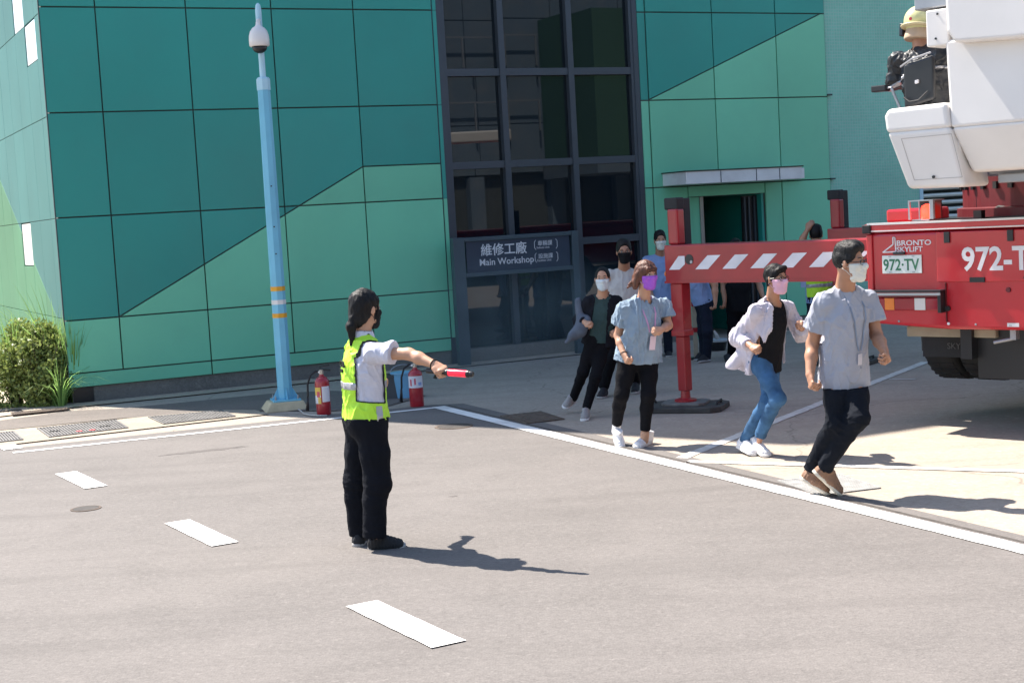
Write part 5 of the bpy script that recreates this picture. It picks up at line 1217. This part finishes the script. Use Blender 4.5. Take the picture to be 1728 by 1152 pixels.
p1.shell(lambda X, Y_, Z: (lambda a, b, c: np.maximum(np.maximum(np.abs(vest_fn(X, Y_, Z)) - .004, 0 * a - 1), -1 + 0 * b))(*p1.co(X, Y_, Z)), .0108, 'binding', M_bind, vest)
bk = p1.J['pel'] + p1.up * .30
o_ = None
q = bk - p1.f * .3; F_ = p1.F_shirt
for i in range(200):
    qq = bk + p1.r * .0 - p1.f * (.30 - i * .002); ix = np.round((qq - F_.lo) / F_.h).astype(int)
    if F_.d[tuple(ix)] < .0: break
for txt, dz, sz in (('CTBA', .0, .055), ('TAIPEI', -.035, .028)): text_mesh(txt, sz, M_bind, 'lettering', vest, qq - p1.f * .016 - p1.r * .04 + p1.up * dz, p1.r, p1.up, 'LEFT', .004)
p1.pants(M_blackp, top=.0, w=(.105, .084, .075), hip=.165, hipf=.80, amp=.011, ankle=.035, seed=3)
M_blk = mat('black_canvas', (.015, .015, .018), .8, bump=.3, bscale=120); M_solew = mat('sole_grey', (.35, .33, .31), .7); M_wsole = mat('sole_white', (.70, .68, .66), .6)
p1.shoes(M_blk, M_solew, lace=M_bind)
p1.hairF(M_hair, 'pony', amp=.005)
p1.mask(fabric('mask_black', (.02, .02, .022))); p1.eyes(brow=False)
mb = MB(); wv = nrm(p1.J['wR'] - p1.J['eR']); wp = p1.J['wR'] - wv * .005
rr_ = nrm(np.cross(wv, [0, 0, 1])); uu_ = np.cross(rr_, wv)
mb.tube([wp + (rr_ * math.cos(a) + uu_ * math.sin(a)) * .030 for a in np.linspace(0, 6.283, 18)], .004, 6); build(mb, 'hair_tie', M_bind, p1.root)
# baton
bd_ = nrm(np.array([.86, -.50, -.06])); b0_ = D(754, 628, 8.81) - bd_ * .140
t = thing('traffic_baton', 'glowing red light baton held in the outstretched hand of the marshal', 'baton', b0_)
M_bat = mat('baton_red', (.85, .02, .05), .25, var=.02, emit=.35)
mb = MB(); mb.lathe(b0_, bd_, [(.015, 0), (.016, .01), (.016, .14), (.022, .145), (.022, .155)], 18); auto_smooth(build(mb, 'grip', M_bplast, t))
mb = MB(); mb.lathe(b0_, bd_, [(.021, .155), (.0215, .16), (.0215, .275), (.021, .28)], 20); auto_smooth(build(mb, 'light_tube', M_bat, t))
mb = MB(); mb.lathe(b0_, bd_, [(.0225, .28), (.0225, .295), (.018, .297), (.018, .312), (.014, .322), (.004, .324)], 18); auto_smooth(build(mb, 'end_cap', M_bplast, t))
mb = MB(); s0 = D(736, 617, 8.86); mb.tube([s0, s0 + np.array([-.005, .0, -.05]), s0 + np.array([-.012, .0, -.075])], [.004, .006, .012], 8); build(mb, 'wrist_strap', M_bind, t)

# ---- 2 woman in a grey-blue blouse
p2 = Person('woman with short brown hair and purple mask in a loose grey blue blouse', dict(
    head=(1091, 464, 12.62), neck=(1087, 499, 12.70), pel=(1078, 592, 12.76),
    sR=(1054, 516, 12.66), sL=(1121, 513, 12.79), eR=(1043, 566, 12.74), wR=(1053, 598, 12.60), eL=(1128, 549, 12.76), wL=(1116, 556, 12.52),
    hR=(1061, 598, 12.72), hL=(1095, 597, 12.80), kR=(1049, 666, 12.66), kL=(1094, 666, 12.62), aR=(1040, 722, 12.84), aL=(1088, 735, 12.66),
    heelR=gp(1040, 745), toeR=gp(1035, 753), heelL=gp(1095, 747), toeL=gp(1073, 757)), (.38, -.92), hface=(.50, -.87), h=.0068, k=.97)
J = p2.J; J['heelR'] = J['aR'] + np.array([.005, .02, -.085]); J['toeR'] = J['heelR'] + np.array([.02, -.17, -.11])
p2.body(M_skin, {'R': (D(1062, 617, 12.52), (-.8, -.2, .2), .75, 1), 'L': (D(1100, 556, 12.44), (.3, -.6, .5), .85, -1)})
M_blouse = fabric('blouse_grey_blue', (.24, .31, .38), var=.12); M_blackl = fabric('black_leggings', (.007, .007, .009))
p2.shirt(M_blouse, -.085, sleeve=.62, slack=.05, hemw=.225, hemf=.72, amp=.016, fr=(20, 20, 3.5), neckr=.076, scoop=.02, smar=.036, seed=21, belly=1.10, chestw=.15)
p2.pants(M_blackl, top=.05, w=(.094, .062, .043), hip=.175, amp=.004, ankle=-.045)
M_wsh = mat('shoe_white', (.74, .72, .72), .5, var=.04, scale=20, bump=.15, bscale=90)
p2.shoes(M_wsh, M_wsole, lace=mat('lace_grey', (.5, .48, .5), .8), high=.03)
for a in 'RL':
    F = Field(p2.J['a' + a] - .12, p2.J['a' + a] + .14, .006); ax_ = nrm(p2.J['a' + a] - p2.J['k' + a]); F.cone(p2.J['a' + a] - ax_ * (.05 if a == 'R' else .02), p2.J['a' + a] + ax_ * .04, .038, .036, .01); fmesh(F, 'sock', M_wsh if a == 'R' else M_skin, p2.root)
p2.hairF(M_hairb, 'bob', amp=.006); p2.mask(fabric('mask_purple', (.34, .10, .52)), fabric('mask_trim', (.55, .38, .62))); p2.eyes()
M_lan = fabric('lanyard_pink', (.52, .30, .48)); M_card = mat('card_pink', (.62, .48, .54), .5)
for sg, r1 in ((-1, .00), (1, .00)):
    pts_ = [p2.J['neck'] + p2.r * sg * .055 + p2.up * .005 + p2.f * .02] + [onfront(p2, sg * (.055 - .010 * i) * 1. - .03 * i / 4, nk_, off=.010) for i, nk_ in enumerate((.36, .31, .25, .20))]
    p2.ribbon(pts_, .013, M_lan, 'lanyard')
q = onfront(p2, -.03, .15, off=.03)
mb = MB(); mb.boxf(lambda a, b, c: q + p2.r * a + p2.f * b + p2.up * c, (-.027, -.002, -.10), (.027, .002, .02)); t = build(mb, 'name_card', M_card, None, tuple(q)); tag(t, 'pale pink name card held at the waist by the woman in the grey blue blouse', 'card')
mb = MB(); c_ = p2.J['wR'] - nrm(p2.J['wR'] - p2.J['eR']) * .01; a1_ = nrm(np.cross(nrm(p2.J['wR'] - p2.J['eR']), [0, 1, 0])); a2_ = np.cross(a1_, nrm(p2.J['wR'] - p2.J['eR']))
mb.tube([c_ + (a1_ * math.cos(a) + a2_ * math.sin(a)) * .030 for a in np.linspace(0, 6.283, 16)], .003, 6); build(mb, 'bracelet', M_bind, p2.root)

# ---- 3 woman with pink mask, open pale jacket
p3 = Person('running woman with pink mask in open pale jacket, black top and blue jeans', dict(
    head=(1309, 470, 11.72), neck=(1304, 503, 11.80), pel=(1292, 602, 11.86),
    sR=(1276, 523, 11.70), sL=(1331, 516, 11.93), eR=(1244, 568, 11.86), wR=(1268, 584, 11.66), eL=(1350, 562, 11.98), wL=(1353, 552, 11.76),
    hR=(1281, 612, 11.80), hL=(1302, 610, 11.93), kR=(1313, 672, 11.62), kL=(1296, 677, 11.78), aR=(1283, 735, 11.84), aL=(1258, 742, 12.05),
    heelR=gp(1268, 762), toeR=gp(1296, 772), heelL=gp(1247, 762), toeL=gp(1272, 770)), (.72, -.69), hface=(.62, -.78), h=.0066, k=.95)
J = p3.J; J['heelR'] = J['heelR'] + [0, 0, .045]; J['heelL'] = J['heelL'] + [0, 0, .03]; J['toeR'][2] = .004
p3.body(M_skin2, {'R': (D(1289, 588, 11.55), (0, -.7, .7), .85, 1), 'L': (D(1354, 543, 11.66), (.6, -.5, .3), .9, -1)})
p3.shirt(fabric('black_top', (.010, .010, .012)), -.11, sleeve=.25, slack=.022, hemw=.178, amp=.006, fr=(14, 14, 4), scoop=.035, neckr=.07, seed=31, name='_tmp')
bpy.data.objects.remove([c for c in p3.root.children if c.name.startswith('_tmp')][0])
M_jack = fabric('jacket_pale', (.56, .52, .58))
top_F = p3.F_shirt
p3.shirt(M_jack, -.14, sleeve=1.80, slack=.052, hemw=.19, amp=.014, fr=(16, 16, 6), scoop=.05, neckr=.085, smar=.02, seed=33, name='_tmp')
o = [c for c in p3.root.children if c.name.startswith('_tmp')][0]; bpy.data.objects.remove(o)
F = p3.F_shirt
# flaring tails and open front
u, r, f = p3.up, p3.r, p3.f
h0 = p3.J['pel']
F.cone(h0 + u * .12 + r * .06 - f * .07, h0 - u * .10 + r * .16 - f * .20, .075, .050, .05, cut=(h0 - u * .12, -u)); F.cone(h0 + u * .12 - f * .09, h0 - u * .14 - f * .19, .08, .06, .05, cut=(h0 - u * .14, -u))
F.cone(h0 + u * .14 - r * .13 + f * .0, h0 - u * .05 - r * .17 + f * .04, .05, .045, .04)
F.disp(wav(77, (26, 26, 6), 6).__call__ if False else (lambda x, y, z: .006 * wav(77, (26, 26, 6))(x, y, z)), .03)
def open_fn(X, Y_, Z):
    a, b, c = p3.co(X, Y_, Z); half = .085 + np.clip(.42 - c, 0, .6) * .26
    return np.where(c > .52, -1., np.maximum(0, 0) + np.minimum(np.minimum(b - (-.02), half - np.abs(a)), .05) + 0 * c) 
F.maxf(open_fn)
X_, Y_, Z_ = F.pts()
inner = F.copy()
jk = fmesh(F.copy(), 'jacket', M_jack, p3.root)
top_F.maxf(lambda X, Y_, Z: (lambda a, b, c: np.where(c > .22, np.abs(a) - .105, -1.) + 0 * b)(*p3.co(X, Y_, Z)))
def tuck(X, Y_, Z):   # the top stays well inside the jacket except where the jacket is open in front
    a, b, c = p3.co(X, Y_, Z); return np.where((b < .02) | (c > .50), np.maximum(np.abs(a) - .115, -b - .07), -1.)
top_F.maxf(tuck); fmesh(top_F.copy(), 'top', MATS['black_top'], p3.root)
# lapels
for sg in (1, -1):
    a0 = p3.J['neck'] + r * sg * .07 - f * .005 + u * .015
    mb = MB(); P = [a0, onfront(p3, sg * .085, .40, off=.012), onfront(p3, sg * .075, .27, off=.010), onfront(p3, sg * .085, .20, off=.008)]
    Q = [p + r * sg * w_ + f * .004 - u * .01 for p, w_ in zip(P, (.035, .058, .035, .004))]
    n_ = len(P); mb.add(P + Q, [(i, i + 1, n_ + i + 1, n_ + i) for i in range(n_ - 1)]); mb.add([p - f * .004 for p in P + Q], [(i, i + 1, n_ + i + 1, n_ + i) for i in range(n_ - 1)]); build(mb, 'lapel', M_jack, jk, fix=False)
M_jean = fabric('jeans_blue', (.045, .115, .225), var=.35, bump=.35); M_jean.node_tree.nodes['Noise Texture'].inputs['Scale'].default_value = 9
p3.pants(M_jean, top=.0, w=(.086, .060, .050), hip=.150, amp=.008, ankle=.0, seed=8, name='jeans', carve=[])
p3.shoes(M_wsh, M_wsole, lace=M_wsole)
p3.hairF(M_hair, 'cropped', amp=.006); p3.mask(fabric('mask_pink', (.68, .40, .50))); p3.eyes(glasses=True)

# ---- 4 man in grey
p4 = Person('running man with white mask in grey T-shirt, black trousers and brown shoes', dict(
    head=(1434, 443, 9.93), neck=(1426, 481, 10.02), pel=(1424, 618, 10.08),
    sR=(1389, 506, 9.97), sL=(1464, 500, 10.14), eR=(1371, 580, 10.08), wR=(1367, 632, 9.97), eL=(1479, 566, 10.10), wL=(1492, 592, 9.86),
    hR=(1410, 626, 10.02), hL=(1441, 624, 10.13), kR=(1412, 715, 9.92), kL=(1449, 705, 9.83), aR=(1370, 790, 10.16), aL=(1391, 789, 10.02),
    heelR=(1352, 808, 10.18), toeR=gp(1396, 836), heelL=(1373, 798, 10.03), toeL=gp(1416, 836)), (.50, -.86), hface=(.82, -.57), h=.0055, k=1.03, sex='m')
J = p4.J
for a in 'RL': J['heel' + a][2] = max(J['heel' + a][2], .03)
p4.body(M_skin2, {'R': (D(1371, 662, 9.90), (-.9, -.2, 0), .75, 1), 'L': (D(1503, 609, 9.74), (.8, -.4, .2), .9, -1)})
M_gtee = fabric('tee_grey', (.36, .37, .42), var=.06)
p4.shirt(M_gtee, -.13, sleeve=.66, slack=.028, hemw=.190, hemf=.80, amp=.012, fr=(13, 13, 6), smar=.028, scoop=.012, neckr=.066, seed=41)
def ring(ps, m, t=.004):
    n0 = ps.J['neck'] + ps.up * .005; F = Field(n0 - .13, n0 + .1, .005)
    return None
p4.pants(fabric('black_chinos', (.009, .011, .016)), top=.0, w=(.094, .067, .052), hip=.152, amp=.011, ankle=.0, seed=14)
M_brn = mat('shoe_brown', (.23, .125, .075), .75, var=.12, scale=20, bump=.25, bscale=100); M_cream = mat('sole_cream', (.60, .54, .44), .6)
p4.shoes(M_brn, M_cream, W=.047, lace=mat('lace_cream', (.4, .3, .2), .8))
for a in 'RL':
    F = Field(J['a' + a] - .09, J['a' + a] + .08, .005); ax_ = nrm(J['a' + a] - J['k' + a]); F.cone(J['a' + a] - ax_ * .02, J['a' + a] + ax_ * .045, .041, .040, .01); fmesh(F, 'sock', M_blackl, p4.root)
p4.hairF(M_hairg, 'quiff', amp=.005); p4.mask(fabric('mask_white', (.70, .69, .62))); p4.eyes(glasses=True)
M_lanb = fabric('lanyard_blue', (.24, .29, .38))
for sg in (-1, 1):
    pts_ = [p4.J['neck'] + p4.r * sg * .06 + p4.up * .01 + p4.f * .01] + [onfront(p4, sg * (.065 - .014 * i) - .0, v_, off=.008) for i, v_ in enumerate((.42, .34, .26, .18, .13))]
    p4.ribbon(pts_, .011, M_lanb, 'lanyard')
q = onfront(p4, 0, .08, off=.010); mb = MB(); mb.boxf(lambda a, b, c: q + p4.r * a + p4.f * b + p4.up * c, (-.018, 0, -.045), (.018, .003, .03)); build(mb, 'badge', mat('badge_pale', (.55, .52, .55), .5), p4.root)

# ---- 5 woman in dark cardigan, carrying a jacket on her arm
p5 = Person('woman in black cardigan and dark green top carrying a grey jacket over her arm', dict(
    head=(1017, 470, 14.72), neck=(1017, 496, 14.80), pel=(1010, 567, 14.85),
    sR=(993, 506, 14.80), sL=(1041, 505, 14.85), eR=(977, 538, 14.86), wR=(989, 545, 14.66), eL=(1050, 542, 14.92), wL=(1040, 558, 14.74),
    hR=(1001, 573, 14.82), hL=(1020, 572, 14.88), kR=(984, 628, 14.78), kL=(1005, 636, 14.66), aR=(967, 672, 15.08), aL=(989, 690, 14.68),
    heelR=(969, 676, 15.14), toeR=(951, 690, 15.02), heelL=gp(990, 704), toeL=gp(986, 711)), (-.15, -.98), h=.0085, k=.93)
p5.body(M_skin, {'R': (D(999, 545, 14.56), (-.2, -.5, .8), .8, 1), 'L': (D(1032, 566, 14.62), (.6, -.5, .3), .8, -1)})
p5.shirt(fabric('top_dark_green', (.035, .065, .065)), -.05, sleeve=.3, slack=.02, hemw=.165, amp=.007, scoop=.02, neckr=.07, seed=51, name='_tmp')
bpy.data.objects.remove([c for c in p5.root.children if c.name.startswith('_tmp')][0])
p5.F_shirt.maxf(lambda X, Y_, Z: (lambda a, b, c: np.where(c > .22, np.abs(a) - .10, -1.) + 0 * b)(*p5.co(X, Y_, Z))); fmesh(p5.F_shirt.copy(), 'top', MATS['top_dark_green'], p5.root)
p5.shirt(fabric('cardigan_black', (.012, .013, .018)), -.09, sleeve=1.75, slack=.035, hemw=.175, amp=.009, scoop=.05, neckr=.085, seed=52, name='_tmp')
o = [c for c in p5.root.children if c.name.startswith('_tmp')][0]; bpy.data.objects.remove(o)
F = p5.F_shirt
F.maxf(lambda X, Y_, Z: (lambda a, b, c: np.minimum(np.minimum(b - (-.01), .068 + np.clip(.25 - c, -.1, .4) * .05 - np.abs(a)), .05))(*p5.co(X, Y_, Z)))
fmesh(F.copy(), 'cardigan', MATS['cardigan_black'], p5.root)
p5.pants(M_blackl, top=.0, w=(.084, .060, .046), hip=.145, amp=.005, carve=[])
p5.shoes(mat('shoe_grey', (.30, .28, .27), .6), M_wsole, h=.006); p5.hairF(M_hair, 'bun'); p5.mask(fabric('mask_pale_blue', (.60, .66, .68))); p5.eyes()
q = p5.J['eR'] * .45 + p5.J['wR'] * .55; F = Field(q - np.array([.32, .25, .32]), q + np.array([.2, .2, .35]), .0085)
F.cone(q + np.array([.02, .0, .01]), q + np.array([-.10, -.01, -.13]), .050, .055, .04); F.cone(q + np.array([-.08, 0, -.12]), q + np.array([-.17, .0, -.20]), .05, .028, .04)
F.cone(q + np.array([-.01, .04, .0]), q + np.array([-.03, .06, .20]), .042, .030, .05); F.cone(q + np.array([.03, -.02, .0]), q + np.array([-.02, -.03, -.10]), .045, .045, .04)
F.disp(lambda x, y, z: .012 * wav(5, (30, 30, 12))(x, y, z), .05)
t = thing('jacket', 'grey jacket hanging over the arm of the woman in the black cardigan', 'jacket', q); fmesh(F, 'cloth', fabric('jacket_grey', (.10, .12, .155)), t)

# ---- people further back
def far(label, J, face, skin, shirt, pants, hair='short', maskm=None, sex='m', k=1., sleeve=.6, hem=-.10, glasses=False, hface=None, hands=None, hairm=None, eyes=True, h=.0095, shoe=None):
    p = Person(label, J, face, hface=hface, h=h, k=k, sex=sex)
    hd = {}
    for a in 'RL':
        d = nrm(p.J['w' + a] - p.J['e' + a]); hd[a] = (p.J['w' + a] + d * .09, np.cross(d, [0, 1, 0]) + np.array([0, -.2, .1]), .6, 1 if a == 'R' else -1)
    if hands: hd.update(hands)
    p.body(skin, hd); p.shirt(shirt, hem, sleeve=sleeve, slack=.026, hemw=.172, amp=.010, fr=(14, 14, 6), smar=.022, seed=int(abs(J['head'][0])))
    p.pants(pants, top=.04, w=(.09, .066, .056), amp=.008, ankle=.03); p.shoes(shoe or M_blk, M_solew, h=.008); p.hairF(hairm or M_hair, hair)
    if maskm: p.mask(maskm)
    if eyes: p.eyes(glasses=glasses)
    return p
far('man in a beige T-shirt with black mask and glasses behind the two women', dict(
    head=(1053, 425, 16.20), neck=(1053, 452, 16.3), pel=(1051, 537, 16.32), sR=(1027, 462, 16.3), sL=(1080, 461, 16.3), eR=(1019, 506, 16.35), wR=(1028, 540, 16.2), eL=(1089, 505, 16.35), wL=(1083, 542, 16.2),
    hR=(1040, 545, 16.3), hL=(1063, 545, 16.3), kR=(1032, 603, 16.1), kL=(1066, 600, 16.2), aR=(1020, 650, 16.25), aL=(1072, 645, 16.65), heelR=gp(1021, 668), toeR=gp(1012, 673), heelL=gp(1074, 658), toeL=gp(1071, 665)), (0, -1), M_skin2, fabric('tee_beige', (.52, .50, .47)), M_blackl, 'short', fabric('mask_black2', (.012, .012, .014)), glasses=True)
M_lbs = fabric('shirt_light_blue', (.24, .33, .55)); M_navy = fabric('trousers_navy', (.012, .016, .028)); M_mw = MATS['mask_white']
far('man in a light blue shirt with white mask standing left of the red jack', dict(
    head=(1114, 406, 20.2), neck=(1114, 428, 20.3), pel=(1116, 500, 20.3), sR=(1092, 437, 20.3), sL=(1137, 436, 20.3), eR=(1085, 470, 20.35), wR=(1098, 492, 20.15), eL=(1144, 470, 20.35), wL=(1142, 500, 20.2),
    hR=(1107, 507, 20.3), hL=(1126, 507, 20.3), kR=(1107, 549, 20.25), kL=(1127, 549, 20.25), aR=(1107, 591, 20.3), aL=(1128, 591, 20.3), heelR=gp(1107, 598), toeR=gp(1106, 604), heelL=gp(1128, 597), toeL=gp(1129, 603)), (.1, -1), M_skin2, M_lbs, M_navy, 'short', M_mw)
far('man in a light blue shirt whose head is hidden behind the red jack column', dict(
    head=(1150, 414, 19.25), neck=(1157, 434, 19.3), pel=(1187, 508, 19.35), sR=(1165, 447, 19.45), sL=(1178, 449, 19.12), eR=(1180, 478, 19.5), wR=(1180, 505, 19.5), eL=(1206, 480, 19.1), wL=(1207, 508, 19.05),
    hR=(1186, 515, 19.42), hL=(1190, 515, 19.26), kR=(1186, 560, 19.4), kL=(1194, 560, 19.15), aR=(1187, 602, 19.5), aL=(1192, 603, 19.25), heelR=gp(1190, 607), toeR=gp(1172, 609), heelL=gp(1198, 610), toeL=gp(1178, 613)), (-.92, -.38), M_skin2, M_lbs, M_navy, 'short', M_mw, hem=-.02)
far('person in a black T-shirt in the doorway behind the striped beam', dict(
    head=(1241, 417, 19.7), neck=(1244, 438, 19.8), pel=(1246, 513, 19.8), sR=(1221, 449, 19.8), sL=(1269, 447, 19.8), eR=(1221, 480, 19.85), wR=(1223, 508, 19.75), eL=(1280, 476, 19.8), wL=(1287, 500, 19.6),
    hR=(1237, 520, 19.8), hL=(1256, 520, 19.8), kR=(1236, 562, 19.75), kL=(1258, 562, 19.75), aR=(1234, 602, 19.85), aL=(1260, 600, 19.85), heelR=gp(1234, 606), toeR=gp(1232, 612), heelL=gp(1260, 603), toeL=gp(1262, 610)), (-.25, -.97), M_skin2, fabric('tee_black', (.011, .012, .014)), M_blackl, 'cropped', None, k=.97)
p10 = far('guard in a lime safety vest seen from behind with one hand raised to the head', dict(
    head=(1377, 397, 18.5), neck=(1378, 422, 18.5), pel=(1383, 497, 18.5), sR=(1402, 432, 18.5), sL=(1358, 434, 18.5), eR=(1408, 468, 18.5), wR=(1406, 500, 18.4), eL=(1350, 412, 18.45), wL=(1363, 387, 18.45),
    hR=(1394, 505, 18.5), hL=(1373, 505, 18.5), kR=(1395, 553, 18.5), kL=(1372, 553, 18.5), aR=(1397, 598, 18.55), aL=(1372, 600, 18.55), heelR=gp(1397, 611), toeR=gp(1399, 604), heelL=gp(1372, 613), toeL=gp(1370, 606)), (.1, 1), M_skin2, M_lbs, M_navy, 'short', None,
    hands={'L': (D(1369, 376, 18.45), (-.3, -.8, .3), .25, -1)}, eyes=False, k=.98)
v = p10.shell(lambda X, Y_, Z: (lambda a, b, c: np.maximum(np.maximum(c - .42, -.02 - c), np.abs(a) - .16) + 0 * b)(*p10.co(X, Y_, Z)), .010, 'safety_vest', M_vest)
p10.shell(lambda X, Y_, Z: (lambda a, b, c: np.maximum(np.abs(c - .12) - .025, np.abs(a) - .16) + 0 * b)(*p10.co(X, Y_, Z)), .013, 'reflective_strip', M_silver, v)
q = D(1356, 478, 18.3); mb = MB(); mb.boxf(lambda a, b, c: q + np.array([a, b, c]), (-.035, -.004, -.05), (.03, .004, .05)); o = build(mb, 'paper_sheet', mat('paper_blue', (.30, .40, .58), .7), None, tuple(q)); tag(o, 'small pale blue sheet beside the guard below the striped beam', 'paper')

# ---- firefighter sitting in the white cage
c0 = TW(-5.80, wC + .48, 0)
def cw(u, w_, z): return (TW(u, w_, z),)
w0_ = wC + .38
pf = Person('firefighter in black coat and pale yellow helmet seated in the white rescue cage', dict(
    head=cw(-6.10, w0_ + .14, 3.33), neck=cw(-6.08, w0_ + .10, 3.155), pel=cw(-5.99, w0_ + .08, 2.68), sR=cw(-5.90, w0_ + .06, 3.09), sL=cw(-6.26, w0_ + .06, 3.10),
    eR=cw(-5.86, w0_ + .12, 2.86), wR=cw(-5.92, w0_ + .34, 2.82), eL=cw(-6.31, w0_ + .08, 2.93), wL=cw(-6.24, w0_ + .28, 2.90), hR=cw(-5.90, w0_ + .1, 2.66), hL=cw(-6.06, w0_ + .1, 2.66),
    kR=cw(-5.88, w0_ + .5, 2.64), kL=cw(-6.04, w0_ + .5, 2.64), aR=cw(-5.88, w0_ + .5, 2.27), aL=cw(-6.04, w0_ + .5, 2.27), heelR=cw(-5.88, w0_ + .44, 2.185), toeR=cw(-5.88, w0_ + .70, 2.185), heelL=cw(-6.04, w0_ + .44, 2.185), toeL=cw(-6.04, w0_ + .70, 2.185)),
    (R2, R2), h=.0075, k=.95, sex='m', base=TW(-6.0, w0_, 2.18), hpitch=-.15)
pf.body(M_skin2, {'R': (TW(-5.94, w0_ + .43, 2.81), (0, 0, 1), .7, 1), 'L': (TW(-6.22, w0_ + .37, 2.89), (0, 0, 1), .7, -1)})
M_coat = mat('coat_black', (.016, .018, .022), .45, var=.3, scale=8, bump=.5, bscale=35)
pf.shirt(M_coat, -.04, sleeve=1.85, slack=.045, hemw=.19, amp=.016, fr=(18, 18, 14), smar=.02, seed=61, name='coat', neckr=.06)
pf.pants(M_coat, top=.05, w=(.10, .085, .08), amp=.012, ankle=.03); pf.shoes(M_black, M_black)
pf.shell(lambda X, Y_, Z: (lambda a, b, c: np.abs(c - .315 + .25 * np.abs(a)) - .012 + 0 * b)(*pf.co(X, Y_, Z)), .004, 'reflective_strip', M_silver)
M_helm = mat('helmet_cream', (.62, .60, .30), .3, var=.08, scale=8)
c, r, f, u = pf.J['head'], pf.hr, pf.hf, pf.hu
F = Field(c - .24, c + .24, .0065); ax = (r, f, u)
F.ell(c + u * .035 - f * .01, ax, (.115, .140, .125), .01); F.maxf(lambda X, Y_, Z: (lambda a, b, d: -(d + .02 - .15 * b))(*pf.hco(X, Y_, Z)))
F.cone(c + u * .055 - f * .13, c + u * .15, .012, .02, .02); F.cone(c + u * .15, c + u * .06 + f * .12, .02, .012, .02)
hm = fmesh(F, 'helmet', M_helm, pf.root)
F = Field(c - .26, c + .24, .0065); F.ell(c + u * -.01 - f * .015, ax, (.135, .165, .028), .01); F.maxf(lambda X, Y_, Z: (lambda a, b, d: np.abs(d + .012) - .012 + 0 * a)(*pf.hco(X, Y_, Z))); fmesh(F, 'brim', mat('helmet_brim', (.58, .50, .30), .4), hm)
F = Field(c - .26, c + .24, .0065); F.cone(c - u * .02 - f * .02, c - u * .10 - f * .03, .088, .10, .02, r=r, f=f, fa=1.1, fb=1.15); F.maxf(lambda X, Y_, Z: (lambda a, b, d: np.maximum(b - .02, np.maximum(d + .02, -.115 - d)) + 0 * a)(*pf.hco(X, Y_, Z))); fmesh(F, 'neck_guard', mat('neck_guard_tan', (.52, .38, .26), .8), hm)
mb = MB(); mb.boxf(lambda a, b, d: c + r * a + f * b + u * d, (-.150, -.06, -.07), (-.118, -.01, .03)); build(mb, 'helmet_lamp', M_bplast, hm, bevel=.006)
mb = MB(); mb.lathe(c + u * .03 - f * .149, -f, [(.014, 0), (.012, .004)], 10); build(mb, 'badge', M_jred, hm)
bs = pf.J['pel'] - pf.f * .22 + pf.up * .02
t = thing('air_pack', 'black breathing set on the back of the seated firefighter', 'breathing set', bs)
B = lambda a, b, d: bs + pf.r * a + pf.f * b + np.array([0, 0, 1.]) * d
mb = MB(); mb.boxf(B, (-.13, .03, .0), (.14, .07, .34)); build(mb, 'backplate', M_bplast, t, bevel=.02, seg=3)
mb = MB(); mb.tube([B(-.11, .0, .08), B(-.05, -.02, .03), B(.03, -.02, .02), B(.10, 0, .07)], .006, 6); build(mb, 'hose', M_black, t)
mb = MB(); mb.boxf(B, (-.015, .01, .16), (.012, .03, .185)); build(mb, 'label', M_lw, t)
mb = MB(); mb.tube([B(-.16, .05, .335), B(-.05, .03, .36), B(.12, .03, .362)], .008, 6); build(mb, 'top_bar', M_silver, t)

# ---- thin drill smoke drifting low in front of the glass
sm = bpy.data.materials.new('thin_smoke'); sm.use_nodes = True; n = sm.node_tree; n.nodes.clear()
vo_ = n.nodes.new('ShaderNodeVolumePrincipled'); vo_.inputs['Color'].default_value = (.62, .80, .80, 1); out = n.nodes.new('ShaderNodeOutputMaterial'); n.links.new(vo_.outputs[0], out.inputs['Volume'])
tc = n.nodes.new('ShaderNodeTexCoord'); nz = n.nodes.new('ShaderNodeTexNoise'); nz.inputs['Scale'].default_value = 1.1; nz.inputs['Detail'].default_value = 3; n.links.new(tc.outputs['Object'], nz.inputs[0])
gr = n.nodes.new('ShaderNodeTexGradient'); gr.gradient_type = 'SPHERICAL'; mp = n.nodes.new('ShaderNodeMapping'); mp.inputs['Scale'].default_value = (1 / 2.4, 1 / 1.9, 1 / 1.25); n.links.new(tc.outputs['Object'], mp.inputs[0]); n.links.new(mp.outputs[0], gr.inputs[0])
mr = n.nodes.new('ShaderNodeMapRange'); mr.inputs[1].default_value = .42; mr.inputs[2].default_value = .75; mr.inputs[3].default_value = .15; mr.inputs[4].default_value = 1.; n.links.new(nz.outputs[0], mr.inputs[0])
m1 = n.nodes.new('ShaderNodeMath'); m1.operation = 'MULTIPLY'; n.links.new(mr.outputs[0], m1.inputs[0]); n.links.new(gr.outputs['Fac'], m1.inputs[1])
m2 = n.nodes.new('ShaderNodeMath'); m2.operation = 'MULTIPLY'; n.links.new(m1.outputs[0], m2.inputs[0]); m2.inputs[1].default_value = .30; n.links.new(m2.outputs[0], vo_.inputs['Density'])
cs = WF(5.2, .62, 1.45); bm = bmesh.new(); bmesh.ops.create_icosphere(bm, subdivisions=3, radius=1.); me = bpy.data.meshes.new('smoke')
for v in bm.verts: v.co = Vector((v.co.x * 2.4, v.co.y * 1.9, max(v.co.z * 1.25, -.60)))
bm.to_mesh(me); bm.free(); o = link('smoke', me, sm, None, tuple(cs)); o.rotation_euler = (0, 0, math.atan2(E2[1], E2[0])); tag(o, 'thin pale drill smoke drifting low by the dark blue sign', 'smoke', kind='stuff')
